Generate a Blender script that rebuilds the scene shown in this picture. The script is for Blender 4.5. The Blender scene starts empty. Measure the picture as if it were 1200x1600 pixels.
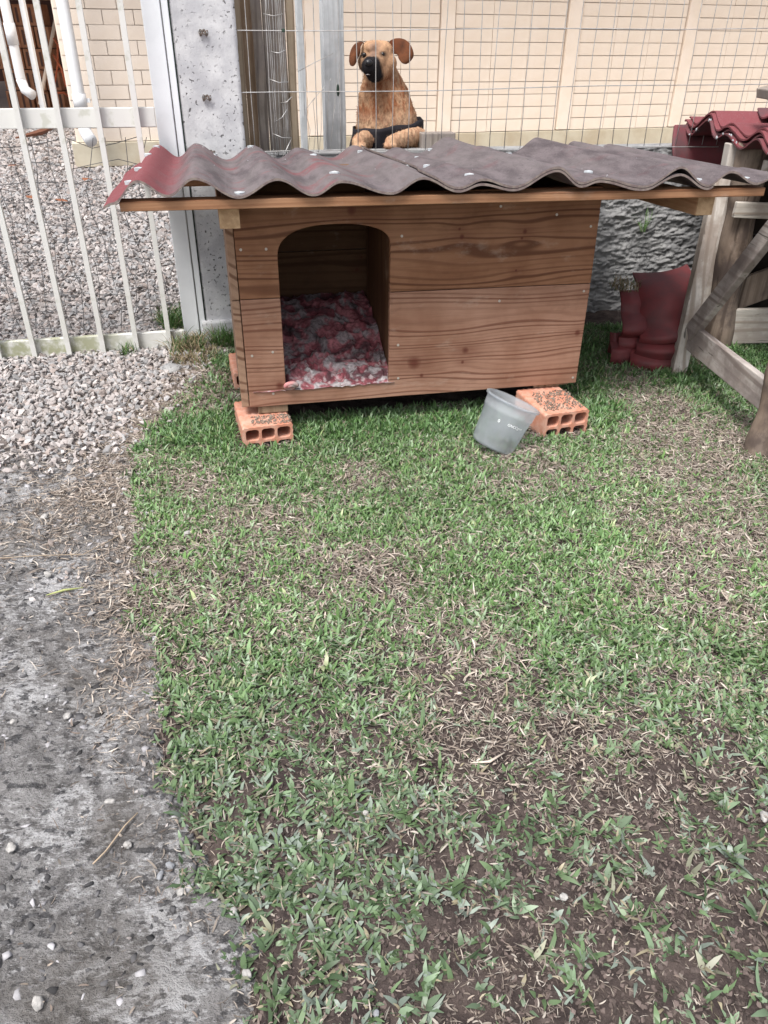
import bpy, bmesh, math, random
import numpy as np
from mathutils import Vector, Matrix
R = math.radians
S = bpy.context.scene
COL = S.collection

# ------------------------------------------------------------------ camera, sky, sun, exposure
FPX = 1202.0; TH = R(32.0); RO = math.atan(17/1940.0); CZ = 1.0
fw = np.array([0, math.cos(TH), -math.sin(TH)])
_rt = np.array([1., 0, 0]); _up = np.array([0, math.sin(TH), math.cos(TH)])
rt = math.cos(RO)*_rt + math.sin(RO)*_up
upv = -math.sin(RO)*_rt + math.cos(RO)*_up
cd = bpy.data.cameras.new('camera'); cam = bpy.data.objects.new('camera', cd); COL.objects.link(cam)
cam.matrix_world = Matrix(((rt[0], upv[0], -fw[0], 0), (rt[1], upv[1], -fw[1], 0), (rt[2], upv[2], -fw[2], CZ), (0, 0, 0, 1)))
cd.sensor_fit = 'HORIZONTAL'; cd.sensor_width = 36; cd.lens = FPX/1200*36
cd.clip_start = 0.02; cd.clip_end = 3000
S.camera = cam

SUN_EL, SUN_AZ = 62, 212     # azimuth: compass-like angle from +Y, clockwise; light comes from behind and left of the camera
w = bpy.data.worlds.new('World'); S.world = w; w.use_nodes = True
nt = w.node_tree; nt.nodes.clear()
sky = nt.nodes.new('ShaderNodeTexSky'); sky.sky_type = 'NISHITA'; sky.sun_disc = False
sky.sun_elevation = R(SUN_EL); sky.sun_rotation = R(SUN_AZ); sky.dust_density = 4.0; sky.air_density = 1.0; sky.ozone_density = 0.6
hs = nt.nodes.new('ShaderNodeHueSaturation'); hs.inputs['Saturation'].default_value = 0.35
bg = nt.nodes.new('ShaderNodeBackground'); bg.inputs[1].default_value = 0.115
ow = nt.nodes.new('ShaderNodeOutputWorld')
nt.links.new(sky.outputs[0], hs.inputs['Color']); nt.links.new(hs.outputs[0], bg.inputs[0]); nt.links.new(bg.outputs[0], ow.inputs[0])
sl = bpy.data.lights.new('sun', 'SUN'); sun = bpy.data.objects.new('sun', sl); COL.objects.link(sun)
sl.energy = 2.3; sl.angle = R(18); sl.color = (1.0, 0.965, 0.92)
_az = R(SUN_AZ); _el = R(SUN_EL)
sd = Vector((math.sin(_az)*math.cos(_el), math.cos(_az)*math.cos(_el), math.sin(_el)))
sun.rotation_euler = sd.to_track_quat('Z', 'Y').to_euler()
S.view_settings.view_transform = 'Standard'; S.view_settings.look = 'None'
S.view_settings.exposure = 0.88; S.view_settings.gamma = 1.0; S.view_settings.use_curve_mapping = False
S.render.engine = 'CYCLES'
S.cycles.max_bounces = 6; S.cycles.transparent_max_bounces = 12

# ------------------------------------------------------------------ helpers
rng = np.random.default_rng(7); random.seed(7)
KP = np.array([-.383, 2.009, 0.0]); PH = R(12)
KU = np.array([math.cos(PH), math.sin(PH), 0]); KV = np.array([-math.sin(PH), math.cos(PH), 0])
def KW(u, v, z=0.0): return KP + KU*u + KV*v + np.array([0, 0, z])

def tag(o, label=None, cat=None, group=None, kind=None):
    if label: o['label'] = label
    if cat: o['category'] = cat
    if group: o['group'] = group
    if kind: o['kind'] = kind
    return o
def empty(name, loc, rz=0.0):
    o = bpy.data.objects.new(name, None); COL.objects.link(o); o.empty_display_size = .05
    o.location = loc; o.rotation_euler = (0, 0, rz); return o
def kempty(name, u, v, z=0.0, extra=0.0): return empty(name, KW(u, v, z), PH + extra)
def link(me, name, m, parent=None, loc=None):
    me.materials.clear()
    if m: me.materials.append(m)
    o = bpy.data.objects.new(name, me); COL.objects.link(o)
    if parent: o.parent = parent
    if loc is not None: o.location = loc
    return o
def smooth(me, on=True):
    me.polygons.foreach_set('use_smooth', np.full(len(me.polygons), on)); me.update()
class MB:
    def __init__(s): s.bm = bmesh.new()
    def box(s, c, d, rot=None, taper=None):
        r = bmesh.ops.create_cube(s.bm, size=1.0)
        for v in r['verts']:
            q = Vector((v.co.x*d[0], v.co.y*d[1], v.co.z*d[2]))
            if taper: 
                k = 1+taper*(v.co.z); q.x *= k; q.y *= k
            if rot is not None: q = rot @ q
            v.co = q + Vector(c)
        return s
    def beam(s, a, b, w, h, up=(0, 0, 1)):
        a = Vector(a); b = Vector(b); d = (b-a); L = d.length; d.normalize()
        x = d.cross(Vector(up)).normalized(); z = x.cross(d)
        M = Matrix((x, d, z)).transposed()
        return s.box((a+b)/2, (w, L, h), M)
    def tube(s, pts, r, n=8, cap=True):
        pts = [Vector(p) for p in pts]; rs = r if hasattr(r, '__len__') else [r]*len(pts)
        rings = []; prev = None
        for i, p in enumerate(pts):
            t = (pts[min(i+1, len(pts)-1)]-pts[max(i-1, 0)]).normalized()
            ref = prev if prev is not None else (Vector((0, 0, 1)) if abs(t.z) < .9 else Vector((1, 0, 0)))
            a = (ref - t*ref.dot(t)).normalized(); b = t.cross(a); prev = a
            rings.append([s.bm.verts.new(p + a*rs[i]*math.cos(2*math.pi*k/n) + b*rs[i]*math.sin(2*math.pi*k/n)) for k in range(n)])
        for A, B in zip(rings, rings[1:]):
            for k in range(n): s.bm.faces.new((A[k], A[(k+1) % n], B[(k+1) % n], B[k]))
        if cap:
            s.bm.faces.new(rings[0][::-1]); s.bm.faces.new(rings[-1])
        return s
    def sphere(s, c, r, seg=12):
        q = bmesh.ops.create_uvsphere(s.bm, u_segments=seg, v_segments=max(6, seg*2//3), radius=1)
        rr = r if hasattr(r, '__len__') else (r, r, r)
        for v in q['verts']: v.co = Vector((v.co.x*rr[0], v.co.y*rr[1], v.co.z*rr[2])) + Vector(c)
        return s
    def mesh(s, name, sm=False):
        bmesh.ops.recalc_face_normals(s.bm, faces=s.bm.faces[:])
        me = bpy.data.meshes.new(name); s.bm.to_mesh(me); s.bm.free()
        if sm: smooth(me)
        return me
    def build(s, name, m, parent=None, loc=None, sm=False, bevel=0, seg=2):
        o = link(s.mesh(name, sm), name, m, parent, loc)
        if bevel: add_bevel(o, bevel, seg)
        return o
def add_bevel(o, wd, seg=2):
    b = o.modifiers.new('bevel', 'BEVEL'); b.width = wd; b.segments = seg; b.limit_method = 'ANGLE'; b.angle_limit = R(40)
def np_mesh(name, V, F, cols=None, sm=True):
    me = bpy.data.meshes.new(name)
    V = np.asarray(V, np.float32); F = np.asarray(F, np.int32); k = F.shape[1]
    me.vertices.add(len(V)); me.vertices.foreach_set('co', V.ravel())
    me.loops.add(F.size); me.loops.foreach_set('vertex_index', F.ravel())
    me.polygons.add(len(F)); me.polygons.foreach_set('loop_start', np.arange(0, F.size, k, dtype=np.int32))
    me.polygons.foreach_set('loop_total', np.full(len(F), k, np.int32))
    me.update(calc_edges=True)
    if cols is not None:
        a = me.color_attributes.new('Col', 'FLOAT_COLOR', 'POINT')
        c = np.ones((len(V), 4), np.float32); c[:, :3] = cols; a.data.foreach_set('color', c.ravel())
    smooth(me, sm); return me
def grid_mesh(name, X, Y, Z, cols=None):
    ny, nx = X.shape
    V = np.stack([X, Y, Z], -1).reshape(-1, 3)
    i = np.arange(ny*nx).reshape(ny, nx)
    F = np.stack([i[:-1, :-1], i[:-1, 1:], i[1:, 1:], i[1:, :-1]], -1).reshape(-1, 4)
    return np_mesh(name, V, F, None if cols is None else cols.reshape(-1, 3))
# value noise
_T = np.random.default_rng(3).random((256, 256))
def vnoise(x, y):
    xi = np.floor(x).astype(int); yi = np.floor(y).astype(int); fx = x-xi; fy = y-yi
    fx = fx*fx*(3-2*fx); fy = fy*fy*(3-2*fy)
    g = lambda a, b: _T[a & 255, b & 255]
    return (g(xi, yi)*(1-fx)+g(xi+1, yi)*fx)*(1-fy) + (g(xi, yi+1)*(1-fx)+g(xi+1, yi+1)*fx)*fy
def fbm(x, y, sc, o=4, seed=0):
    x = np.asarray(x, float)*sc+seed*17.3; y = np.asarray(y, float)*sc+seed*9.1; t = 0; a = .5; n = 0
    for k in range(o):
        t = t+a*vnoise(x, y); n += a; a *= .5; x = x*2.03+5.1; y = y*2.03+3.7
    return t/n
def sstep(a, b, x): 
    t = np.clip((x-a)/(b-a), 0, 1); return t*t*(3-2*t)

# ------------------------------------------------------------------ materials
class NT:
    def __init__(s, name):
        s.m = bpy.data.materials.new(name); s.m.use_nodes = True; s.t = s.m.node_tree; s.t.nodes.clear()
        s.out = s.n('ShaderNodeOutputMaterial'); s.b = s.n('ShaderNodeBsdfPrincipled'); s.l(s.b.outputs[0], s.out.inputs[0])
        s._tc = None
    def n(s, k, **kw):
        a = s.t.nodes.new(k)
        for q, v in kw.items(): setattr(a, q, v)
        return a
    def l(s, a, b): s.t.links.new(a, b)
    def put(s, a, inp):
        if isinstance(a, (int, float)): inp.default_value = a
        elif isinstance(a, (tuple, list)): inp.default_value = tuple(a)+((1,) if len(a) == 3 and inp.type == 'RGBA' else ())
        else: s.l(a, inp)
    def co(s, scale=(1, 1, 1), loc=(0, 0, 0), rot=(0, 0, 0)):
        if s._tc is None: s._tc = s.n('ShaderNodeTexCoord')
        mp = s.n('ShaderNodeMapping'); mp.inputs['Scale'].default_value = scale; mp.inputs['Location'].default_value = loc; mp.inputs['Rotation'].default_value = rot
        s.l(s._tc.outputs['Object'], mp.inputs[0]); return mp.outputs[0]
    def noise(s, sc, det=4, co=None, rough=.6, dist=0):
        a = s.n('ShaderNodeTexNoise'); a.inputs['Scale'].default_value = sc; a.inputs['Detail'].default_value = det
        a.inputs['Roughness'].default_value = rough; a.inputs['Distortion'].default_value = dist
        s.l(co if co is not None else s.co(), a.inputs['Vector']); return a.outputs['Fac']
    def voro(s, sc, co=None, feat='F1', out='Distance'):
        a = s.n('ShaderNodeTexVoronoi'); a.feature = feat; a.inputs['Scale'].default_value = sc
        s.l(co if co is not None else s.co(), a.inputs['Vector']); return a.outputs[out]
    def ramp(s, x, a, b):   # smooth 0..1
        r = s.n('ShaderNodeMapRange'); r.interpolation_type = 'SMOOTHSTEP'
        s.l(x, r.inputs[0]); r.inputs[1].default_value = a; r.inputs[2].default_value = b; return r.outputs[0]
    def mix(s, f, a, b, mode='MIX'):
        m = s.n('ShaderNodeMix', data_type='RGBA', blend_type=mode); s.put(f, m.inputs[0]); s.put(a, m.inputs[6]); s.put(b, m.inputs[7]); return m.outputs[2]
    def math(s, op, a, b=None, c=None):
        m = s.n('ShaderNodeMath', operation=op); s.put(a, m.inputs[0])
        if b is not None: s.put(b, m.inputs[1])
        if c is not None: s.put(c, m.inputs[2])
        return m.outputs[0]
    def bump(s, h, st, dist=.002):
        b = s.n('ShaderNodeBump'); b.inputs['Strength'].default_value = st; b.inputs['Distance'].default_value = dist
        s.l(h, b.inputs['Height']); s.l(b.outputs[0], s.b.inputs['Normal'])
    def fin(s, col, rough=.8, spec=.3):
        s.put(col, s.b.inputs['Base Color']); s.put(rough, s.b.inputs['Roughness']); s.b.inputs['Specular IOR Level'].default_value = spec
        return s.m
def wood(name, c_lo, c_hi, c_late, axis='x', freq=55, warp=.035, knots=(), rough=.7, weather=None, seed=0.0, ring=.75):
    t = NT(name)
    sc = {'x': (.12, 1, 1), 'y': (1, .12, 1), 'z': (1, 1, .12)}[axis]
    co = t.co(sc, (seed, seed*.7, seed*1.3))
    big = t.noise(7, 2, co, .5)
    sep = t.n('ShaderNodeSeparateXYZ'); t.l(t._tc.outputs['Object'], sep.inputs[0])
    cross = {'x': 2, 'y': 2, 'z': 0}[axis]
    z = sep.outputs[cross]
    other = sep.outputs[1 if axis != 'y' else 0]
    z = t.math('ADD', z, t.math('MULTIPLY', other, .35))
    zz = t.math('ADD', z, t.math('MULTIPLY', t.math('SUBTRACT', big, .5), warp*4))
    kmask = None; blot2 = t.noise(60, 3)
    for (u0, z0, r0) in knots:
        du = t.math('DIVIDE', t.math('SUBTRACT', sep.outputs[0], u0), r0*2.2)
        dz = t.math('DIVIDE', t.math('SUBTRACT', sep.outputs[2], z0), r0)
        d2 = t.math('ADD', t.math('MULTIPLY', du, du), t.math('MULTIPLY', dz, dz))
        g = t.math('EXPONENT', t.math('MULTIPLY', d2, -.22))
        zz = t.math('ADD', zz, t.math('MULTIPLY', t.math('MULTIPLY', g, dz), r0*.55))
        du2 = t.math('MULTIPLY', du, 2.2)
        dd = t.math('ADD', t.math('MULTIPLY', du2, du2), t.math('MULTIPLY', dz, dz))
        k = t.math('EXPONENT', t.math('MULTIPLY', t.math('POWER', dd, 1.4), t.math('MULTIPLY', t.math('ADD', blot2, .25), -8.0)))
        k2 = t.math('MULTIPLY', t.math('EXPONENT', t.math('MULTIPLY', d2, -.8)), .35)
        k = t.math('MAXIMUM', k, k2)
        kmask = k if kmask is None else t.math('MAXIMUM', kmask, k)
    sn = t.math('SINE', t.math('MULTIPLY', zz, freq*6.283))
    rg = t.ramp(sn, -.2, 1.0)
    wide = t.ramp(t.math('SINE', t.math('MULTIPLY', zz, freq*.23*6.283)), -.7, .9)
    rg = t.math('MULTIPLY', rg, t.math('ADD', t.math('MULTIPLY', wide, .75), .25))
    co2 = t.co({'x': (.03, 1, 1), 'y': (1, .03, 1), 'z': (1, 1, .03)}[axis])
    fib = t.noise(320, 3, co2, .6)
    blotch = t.noise(5, 4)
    c = t.mix(t.ramp(blotch, .3, .7), c_lo, c_hi)
    c = t.mix(t.math('MULTIPLY', rg, ring), c, c_late)
    c = t.mix(t.math('MULTIPLY', t.ramp(fib, .45, .75), .3), c, tuple(x*.5 for x in c_lo))
    if weather:
        c = t.mix(t.math('MULTIPLY', t.ramp(t.noise(9, 5), .42, .62), weather[1]), c, weather[0])
        c = t.mix(t.math('MULTIPLY', t.ramp(t.noise(70, 5, co2), .62, .70), .75), c, (.03, .025, .02))
    sm = t.noise(13, 5, t.co({'x': (.5, 1, 1), 'y': (1, .5, 1), 'z': (1, 1, .5)}[axis], (seed*2, 1, 4)), .7)
    c = t.mix(t.math('MULTIPLY', t.ramp(sm, .54, .72), .35), c, tuple(x*.45 for x in c_lo))
    c = t.mix(t.math('MULTIPLY', t.ramp(sm, .44, .30), .22), c, (.50, .40, .33))
    if kmask is not None:
        c = t.mix(t.math('MULTIPLY', kmask, .9), c, (.10, .026, .016))
    h = t.math('ADD', t.math('MULTIPLY', rg, .5), t.math('MULTIPLY', fib, .5))
    t.bump(h, .55, .0015)
    return t.fin(c, rough, .25)

M = {}
KN_UP = [(.598, .536, .015), (.590, .556, .009), (.775, .543, .015), (.768, .526, .009), (.30, .612, .026), (.76, .44, .008)]
KN_LO = [(.476, .19, .040), (.500, .150, .013), (.628, .218, .022), (.622, .182, .012), (.971, .249, .020), (.088, .150, .024)]
PL, PH_, PT = (.205, .090, .046), (.30, .150, .085), (.085, .028, .013)
M['plank_up'] = wood('pine_upper', PL, PH_, PT, 'x', 62, .035, KN_UP, .62, seed=1.3, ring=.8)  # upper plank set darker than lower, with roof overhang shade in its colour
M['plank_lo'] = wood('pine_lower', (.26, .132, .085), (.375, .215, .152), (.125, .045, .027), 'x', 72, .030, KN_LO, .68, seed=4.1)
M['plank_side'] = wood('pine_side', (.30, .18, .12), (.38, .25, .175), PT, 'y', 40, .02, (), .7, seed=2.2)
M['beam'] = wood('pine_beam', (.29, .145, .075), (.38, .205, .115), (.15, .058, .026), 'x', 50, .02, (), .65, seed=7.7)
M['beam_y'] = wood('pine_beam_y', (.36, .19, .10), (.46, .27, .16), (.24, .10, .045), 'y', 50, .02, (), .65, seed=3.7)
M['inner'] = wood('pine_inner', (.11, .055, .028), (.15, .08, .042), (.06, .022, .01), 'x', 36, .03, [(.40, .33, .012), (.415, .37, .008)], .7, seed=5.5)  # same pine darkened: the shade inside the kennel is in the colour
M['grey_z'] = wood('weathered_post', (.40, .36, .32), (.58, .54, .50), (.24, .19, .15), 'z', 30, .03, (), .85, ((.24, .19, .16), .75), 1.0)
M['grey_y'] = wood('weathered_board_y', (.34, .30, .285), (.50, .46, .43), (.17, .135, .12), 'y', 34, .03, (), .85, ((.18, .145, .135), .65), 2.0)
M['grey_x'] = wood('weathered_board_x', (.42, .38, .33), (.56, .52, .47), (.28, .22, .17), 'x', 34, .03, (), .85, ((.30, .25, .22), .6), 3.0)
M['bark'] = wood('split_log', (.15, .11, .085), (.28, .22, .175), (.06, .04, .03), 'z', 38, .05, (), .85, ((.08, .06, .055), .8), 4.0)
M['brown_z'] = wood('brown_batten', (.22, .155, .10), (.30, .22, .15), (.12, .07, .04), 'z', 40, .02, (), .8, seed=6.0)
M['tan_z'] = wood('tan_batten', (.34, .27, .19), (.42, .34, .25), (.2, .14, .09), 'z', 40, .02, (), .8, seed=6.6)
M['greybrown_z'] = wood('grey_brown_board', (.25, .21, .175), (.38, .34, .30), (.14, .115, .095), 'z', 45, .03, (), .85, ((.22, .19, .18), .6), 6.9)
M['pale_z'] = wood('pale_weathered_post', (.42, .45, .47), (.60, .62, .64), (.27, .28, .30), 'z', 40, .03, (), .85, ((.34, .36, .38), .6), 8.2)

def simple(name, c, rough=.6, spec=.3, var=None, vs=20, bump=0, bs=200, metal=0):
    t = NT(name); col = c
    if var: col = t.mix(t.ramp(t.noise(vs, 5), .35, .68), c, var)
    if bump: t.bump(t.noise(bs, 4), bump, .001)
    t.b.inputs['Metallic'].default_value = metal
    return t.fin(col, rough, spec)
def attr_mat(name, rough=.7, spec=.3, bump=0, bs=300, trans=0, gain=None, vs=60):
    t = NT(name); a = t.n('ShaderNodeVertexColor'); a.layer_name = 'Col'; c = a.outputs[0]
    if gain: c = t.mix(t.math('MULTIPLY', t.ramp(t.noise(vs, 4), .35, .7), gain), c, (.02, .02, .018))
    if bump: t.bump(t.noise(bs, 4), bump, .001)
    t.fin(c, rough, spec)
    if trans:
        tr = t.n('ShaderNodeBsdfTranslucent'); t.l(c, tr.inputs[0]); ms = t.n('ShaderNodeMixShader'); ms.inputs[0].default_value = trans
        t.l(t.b.outputs[0], ms.inputs[1]); t.l(tr.outputs[0], ms.inputs[2]); t.l(ms.outputs[0], t.out.inputs[0])
    return t.m
M['grass'] = attr_mat('grass_leaf', .42, .45, trans=.22)
M['straw'] = attr_mat('straw', .8, .2, trans=.1)
M['stone'] = attr_mat('crushed_stone', .85, .25, .5, 260, gain=.12)
M['pebble'] = simple('pale_pebble', (.40, .385, .37), .75, .3, (.22, .215, .21), 130, .8, 260)
M['pebble_dark'] = simple('grey_pebble', (.24, .25, .27), .6, .35, (.15, .15, .16), 90, .3, 200)

def soil_mat():
    t = NT('dark_soil'); a = t.noise(18, 6); b = t.noise(130, 5, None, .7)
    c = t.mix(t.ramp(a, .35, .65), (.040, .031, .030), (.085, .066, .060))
    c = t.mix(t.math('MULTIPLY', t.ramp(b, .55, .75), .6), c, (.17, .14, .125))
    t.bump(b, .9, .006); return t.fin(c, .95, .15)
M['soil'] = soil_mat()
def concrete_path_mat():
    t = NT('worn_concrete')
    big = t.noise(6.5, 6, None, .68, .8); mid = t.noise(30, 6, None, .72, .5); fine = t.noise(210, 5, None, .75); st = t.noise(60, 5, t.co((1, 2.2, 1)), .75)
    c = t.mix(t.ramp(mid, .36, .60), (.115, .109, .109), (.33, .32, .32))
    c = t.mix(t.math('MULTIPLY', t.ramp(st, .52, .64), .5), c, (.42, .41, .41))
    lo = t.ramp(t.math('ADD', t.math('MULTIPLY', big, .6), t.math('MULTIPLY', st, .45)), .515, .60)
    c = t.mix(t.math('MULTIPLY', lo, .85), c, (.64, .635, .65))
    c = t.mix(t.math('MULTIPLY', t.ramp(t.noise(44, 3, t.co((1, 1.5, 1), (2, 5, 0)), .6), .56, .63), .8), c, (.05, .05, .056))
    c = t.mix(t.math('MULTIPLY', t.ramp(fine, .54, .66), .5), c, (.42, .41, .42))
    c = t.mix(t.math('MULTIPLY', t.ramp(fine, .46, .36), .55), c, (.05, .047, .048))
    moss = t.ramp(t.noise(3.1, 5, t.co((1, 1, 1), (3, 7, 0)), .65), .47, .62)
    c = t.mix(t.math('MULTIPLY', moss, .5), c, (.165, .148, .132))
    h = t.math('ADD', t.math('MULTIPLY', fine, .8), t.math('ADD', mid, t.math('MULTIPLY', st, .6)))
    t.bump(h, 1.0, .013); return t.fin(c, .9, .2)
M['path'] = concrete_path_mat()
def post_mat(name, a, b, pit=.75):
    t = NT(name); n1 = t.noise(14, 6); n2 = t.noise(120, 5, None, .7); pits = t.noise(75, 3, None, .55)
    msk = t.ramp(t.noise(10, 4, t.co((1, 1, 1), (5, 2, 1))), .42, .58)
    c = t.mix(t.ramp(n1, .35, .65), a, b)
    p = t.math('MULTIPLY', t.ramp(pits, .60, .66), t.math('ADD', t.math('MULTIPLY', msk, .8), .2))
    c = t.mix(t.math('MULTIPLY', p, pit), c, (.10, .10, .10))
    c = t.mix(t.math('MULTIPLY', t.ramp(n2, .5, .75), .25), c, tuple(x*.6 for x in a))
    t.bump(t.math('SUBTRACT', t.math('MULTIPLY', n2, .3), p), .9, .004); return t.fin(c, .9, .2)
M['cpost'] = post_mat('concrete_post', (.47, .475, .50), (.61, .615, .63), .9)
M['rough_wall'] = post_mat('rough_render', (.25, .25, .255), (.34, .34, .34), .35)
M['plinth'] = simple('plinth_paint', (.56, .52, .42), .8, .2, (.46, .40, .30), 4, .3, 60)
M['cream'] = simple('cream_block', (.84, .75, .665), .75, .2, (.78, .68, .58), 3, .4, 90)
M['cream_joint'] = simple('cream_joint', (.83, .74, .655), .85, .2, (.77, .67, .58), 5, .3, 90)
M['cream_pil'] = simple('cream_pilaster', (.85, .76, .68), .75, .2, (.80, .70, .60), 4, .2, 90)
def gate_white():
    t = NT('white_paint_algae'); n = t.noise(28, 5); sep = t.n('ShaderNodeSeparateXYZ'); t.co(); t.l(t._tc.outputs['Object'], sep.inputs[0])
    low = t.math('SUBTRACT', 1.0, t.ramp(sep.outputs[2], .02, .36))
    left = t.math('SUBTRACT', 1.0, t.ramp(sep.outputs[0], -.30, -.05))
    f = t.math('MULTIPLY', t.ramp(n, .34, .62), t.math('MULTIPLY', low, t.math('ADD', t.math('MULTIPLY', left, .8), .2)))
    f2 = t.math('MULTIPLY', t.ramp(t.noise(17, 4), .55, .66), .35)
    f = t.math('MAXIMUM', f, f2)
    c = t.mix(t.math('MULTIPLY', f, .8), (.66, .66, .64), (.24, .25, .12)); t.bump(t.noise(120, 3), .1, .001)
    return t.fin(c, .45, .4)
M['gate'] = gate_white()
M['jamb'] = simple('white_jamb_paint', (.84, .87, .90), .42, .4, (.78, .81, .84), 8, .1, 80)
M['gap'] = simple('dark_green_gap', (.035, .06, .045), .8)
M['wire'] = simple('galvanised_wire', (.55, .55, .55), .4, .5, (.40, .38, .36), 30, metal=.6)
M['wire_dark'] = simple('dark_wire', (.12, .12, .125), .6, .3)
M['tie'] = simple('rusty_tie_wire', (.10, .095, .09), .7, .3, (.2, .15, .12), 60)
def fibre():
    t = NT('asphalt_fibre_sheet')
    a = t.noise(9, 5, None, .6, .3); b = t.noise(240, 4, None, .7); c1 = t.noise(30, 5, t.co((1, .25, 1)), .65); c2 = t.noise(5, 4, t.co((1, .4, 1), (4, 1, 2)))
    sep = t.n('ShaderNodeSeparateXYZ'); t.co(); t.l(t._tc.outputs['Object'], sep.inputs[0])
    red = t.math('SUBTRACT', 1.0, t.ramp(t.math('ADD', sep.outputs[0], t.math('MULTIPLY', t.math('SUBTRACT', a, .5), .18)), -.17, -.08))
    red2 = t.math('MULTIPLY', t.math('MULTIPLY', t.ramp(a, .50, .68), t.math('SUBTRACT', 1.0, t.ramp(sep.outputs[0], .3, .7))), .65)
    f = t.math('MAXIMUM', red, t.math('MAXIMUM', red2, t.math('MULTIPLY', t.ramp(a, .54, .7), .2)))
    c = t.mix(t.ramp(c1, .32, .68), (.070, .058, .063), (.135, .113, .120))
    c = t.mix(t.math('MULTIPLY', t.ramp(c2, .4, .65), .45), c, (.165, .145, .145))
    c = t.mix(t.math('MULTIPLY', f, .85), c, (.19, .042, .050))
    c = t.mix(t.math('MULTIPLY', t.ramp(b, .52, .75), .5), c, (.23, .20, .20))
    c = t.mix(t.math('MULTIPLY', t.ramp(t.noise(70, 5, None, .7), .60, .68), .55), c, (.04, .035, .035))
    t.bump(t.math('ADD', b, c1), .5, .002); return t.fin(c, .88, .25)
M['sheet'] = fibre()
M['sheet_edge'] = simple('sheet_edge', (.24, .20, .18), .9, .2, (.16, .12, .12), 80)
M['sheet_red'] = simple('red_sheet', (.165, .040, .048), .75, .3, (.10, .05, .055), 14, .3, 200)
M['tile_red'] = simple('red_roof_tile', (.175, .036, .040), .55, .35, (.105, .035, .038), 12, .2, 150)
M['clay'] = simple('clay_brick', (.52, .225, .15), .9, .2, (.58, .34, .26), 34, .5, 120)
M['clay_in'] = M['clay']
M['cap'] = simple('pale_nail_cap', (.50, .54, .57), .45, .5, (.34, .36, .38), 90)
M['nail'] = simple('nail_head', (.50, .46, .42), .4, .5, metal=.3)
M['black_cloth'] = simple('black_cloth', (.018, .017, .022), .85, .2, (.03, .028, .034), 30, .5, 400)
M['fur'] = attr_mat('dog_fur', .85, .15, 1.0, 200, gain=.24, vs=120)
M['nose'] = simple('dog_nose', (.012, .012, .014), .35, .5)
M['eye'] = simple('dog_eye', (.010, .006, .005), .22, .5)
M['brick_dark'] = simple('terracotta_block', (.24, .11, .06), .9, .2, (.30, .15, .09), 12, .5, 60)
M['pvc'] = simple('pale_pvc_pipe', (.66, .68, .71), .35, .45, (.60, .61, .63), 3)
M['beige'] = simple('beige_stick', (.48, .40, .33), .7)
M['carport_dark'] = simple('dark_red_wall', (.10, .045, .035), .9, .2, (.06, .04, .035), 3)
M['floor_pink'] = simple('pink_grey_floor', (.42, .34, .31), .8, .2, (.36, .30, .28), 3)
M['ground'] = simple('gravelly_earth', (.40, .365, .345), .95, .1, (.30, .27, .25), 30, .8, 120)
M['leafy'] = attr_mat('dead_leaf', .8, .2)
M['white_ink'] = simple('white_ink', (.85, .86, .88), .5)
def bucket_mat():
    t = NT('translucent_plastic')
    n = t.noise(22, 5); t.fin(t.mix(t.ramp(n, .4, .7), (.80, .83, .87), (.62, .64, .67)), .35, .5)
    tl = t.n('ShaderNodeBsdfTranslucent'); tl.inputs[0].default_value = (.78, .82, .88, 1)
    tp = t.n('ShaderNodeBsdfTransparent'); tp.inputs[0].default_value = (.92, .94, .96, 1)
    m1 = t.n('ShaderNodeMixShader'); m1.inputs[0].default_value = .5; t.l(t.b.outputs[0], m1.inputs[1]); t.l(tl.outputs[0], m1.inputs[2])
    m2 = t.n('ShaderNodeMixShader'); m2.inputs[0].default_value = .70; t.l(m1.outputs[0], m2.inputs[1]); t.l(tp.outputs[0], m2.inputs[2])
    t.l(m2.outputs[0], t.out.inputs[0]); return t.m
M['bucket'] = bucket_mat()

# ------------------------------------------------------------------ ground pieces
BX = np.array([-.158, -.158, -.176, -.265, -.297, -.354, -.394, -.461, -.53, -.602, -.68, -.695, -.686, -.643, -.60, -.56])
BY = np.array([.0, .451, .541, .61, .708, .823, .961, 1.126, 1.331, 1.59, 1.781, 1.929, 2.141, 2.393, 2.63, 2.9])
def edge_x(y): return np.interp(y, BY, BX) + .06*(fbm(y, 0*np.asarray(y, float), 7, 3, 5)-.5) + .05*(fbm(y, 0*np.asarray(y, float), 24, 3, 6)-.5)
tag(link(grid_mesh('ground', *(lambda X, Y: (X, Y, X*0-.03))(*np.meshgrid(np.linspace(-900, 900, 3), np.linspace(-900, 900, 3)))), 'ground', M['ground']), kind='structure')
# lawn soil
X, Y = np.meshgrid(np.linspace(-1.0, 3.4, 640), np.linspace(-.3, 3.7, 580))
Z = .012*(fbm(X, Y, 9, 4, 1)-.5) + .016*(fbm(X, Y, 55, 5, 2)-.5) - .004
Z -= .05*sstep(.02, .14, edge_x(Y)-X)
Z += .006*sstep(-.03, .04, X-edge_x(Y))
tag(link(grid_mesh('lawn_soil', X, Y, Z), 'lawn_soil', M['soil']), kind='structure')
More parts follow.
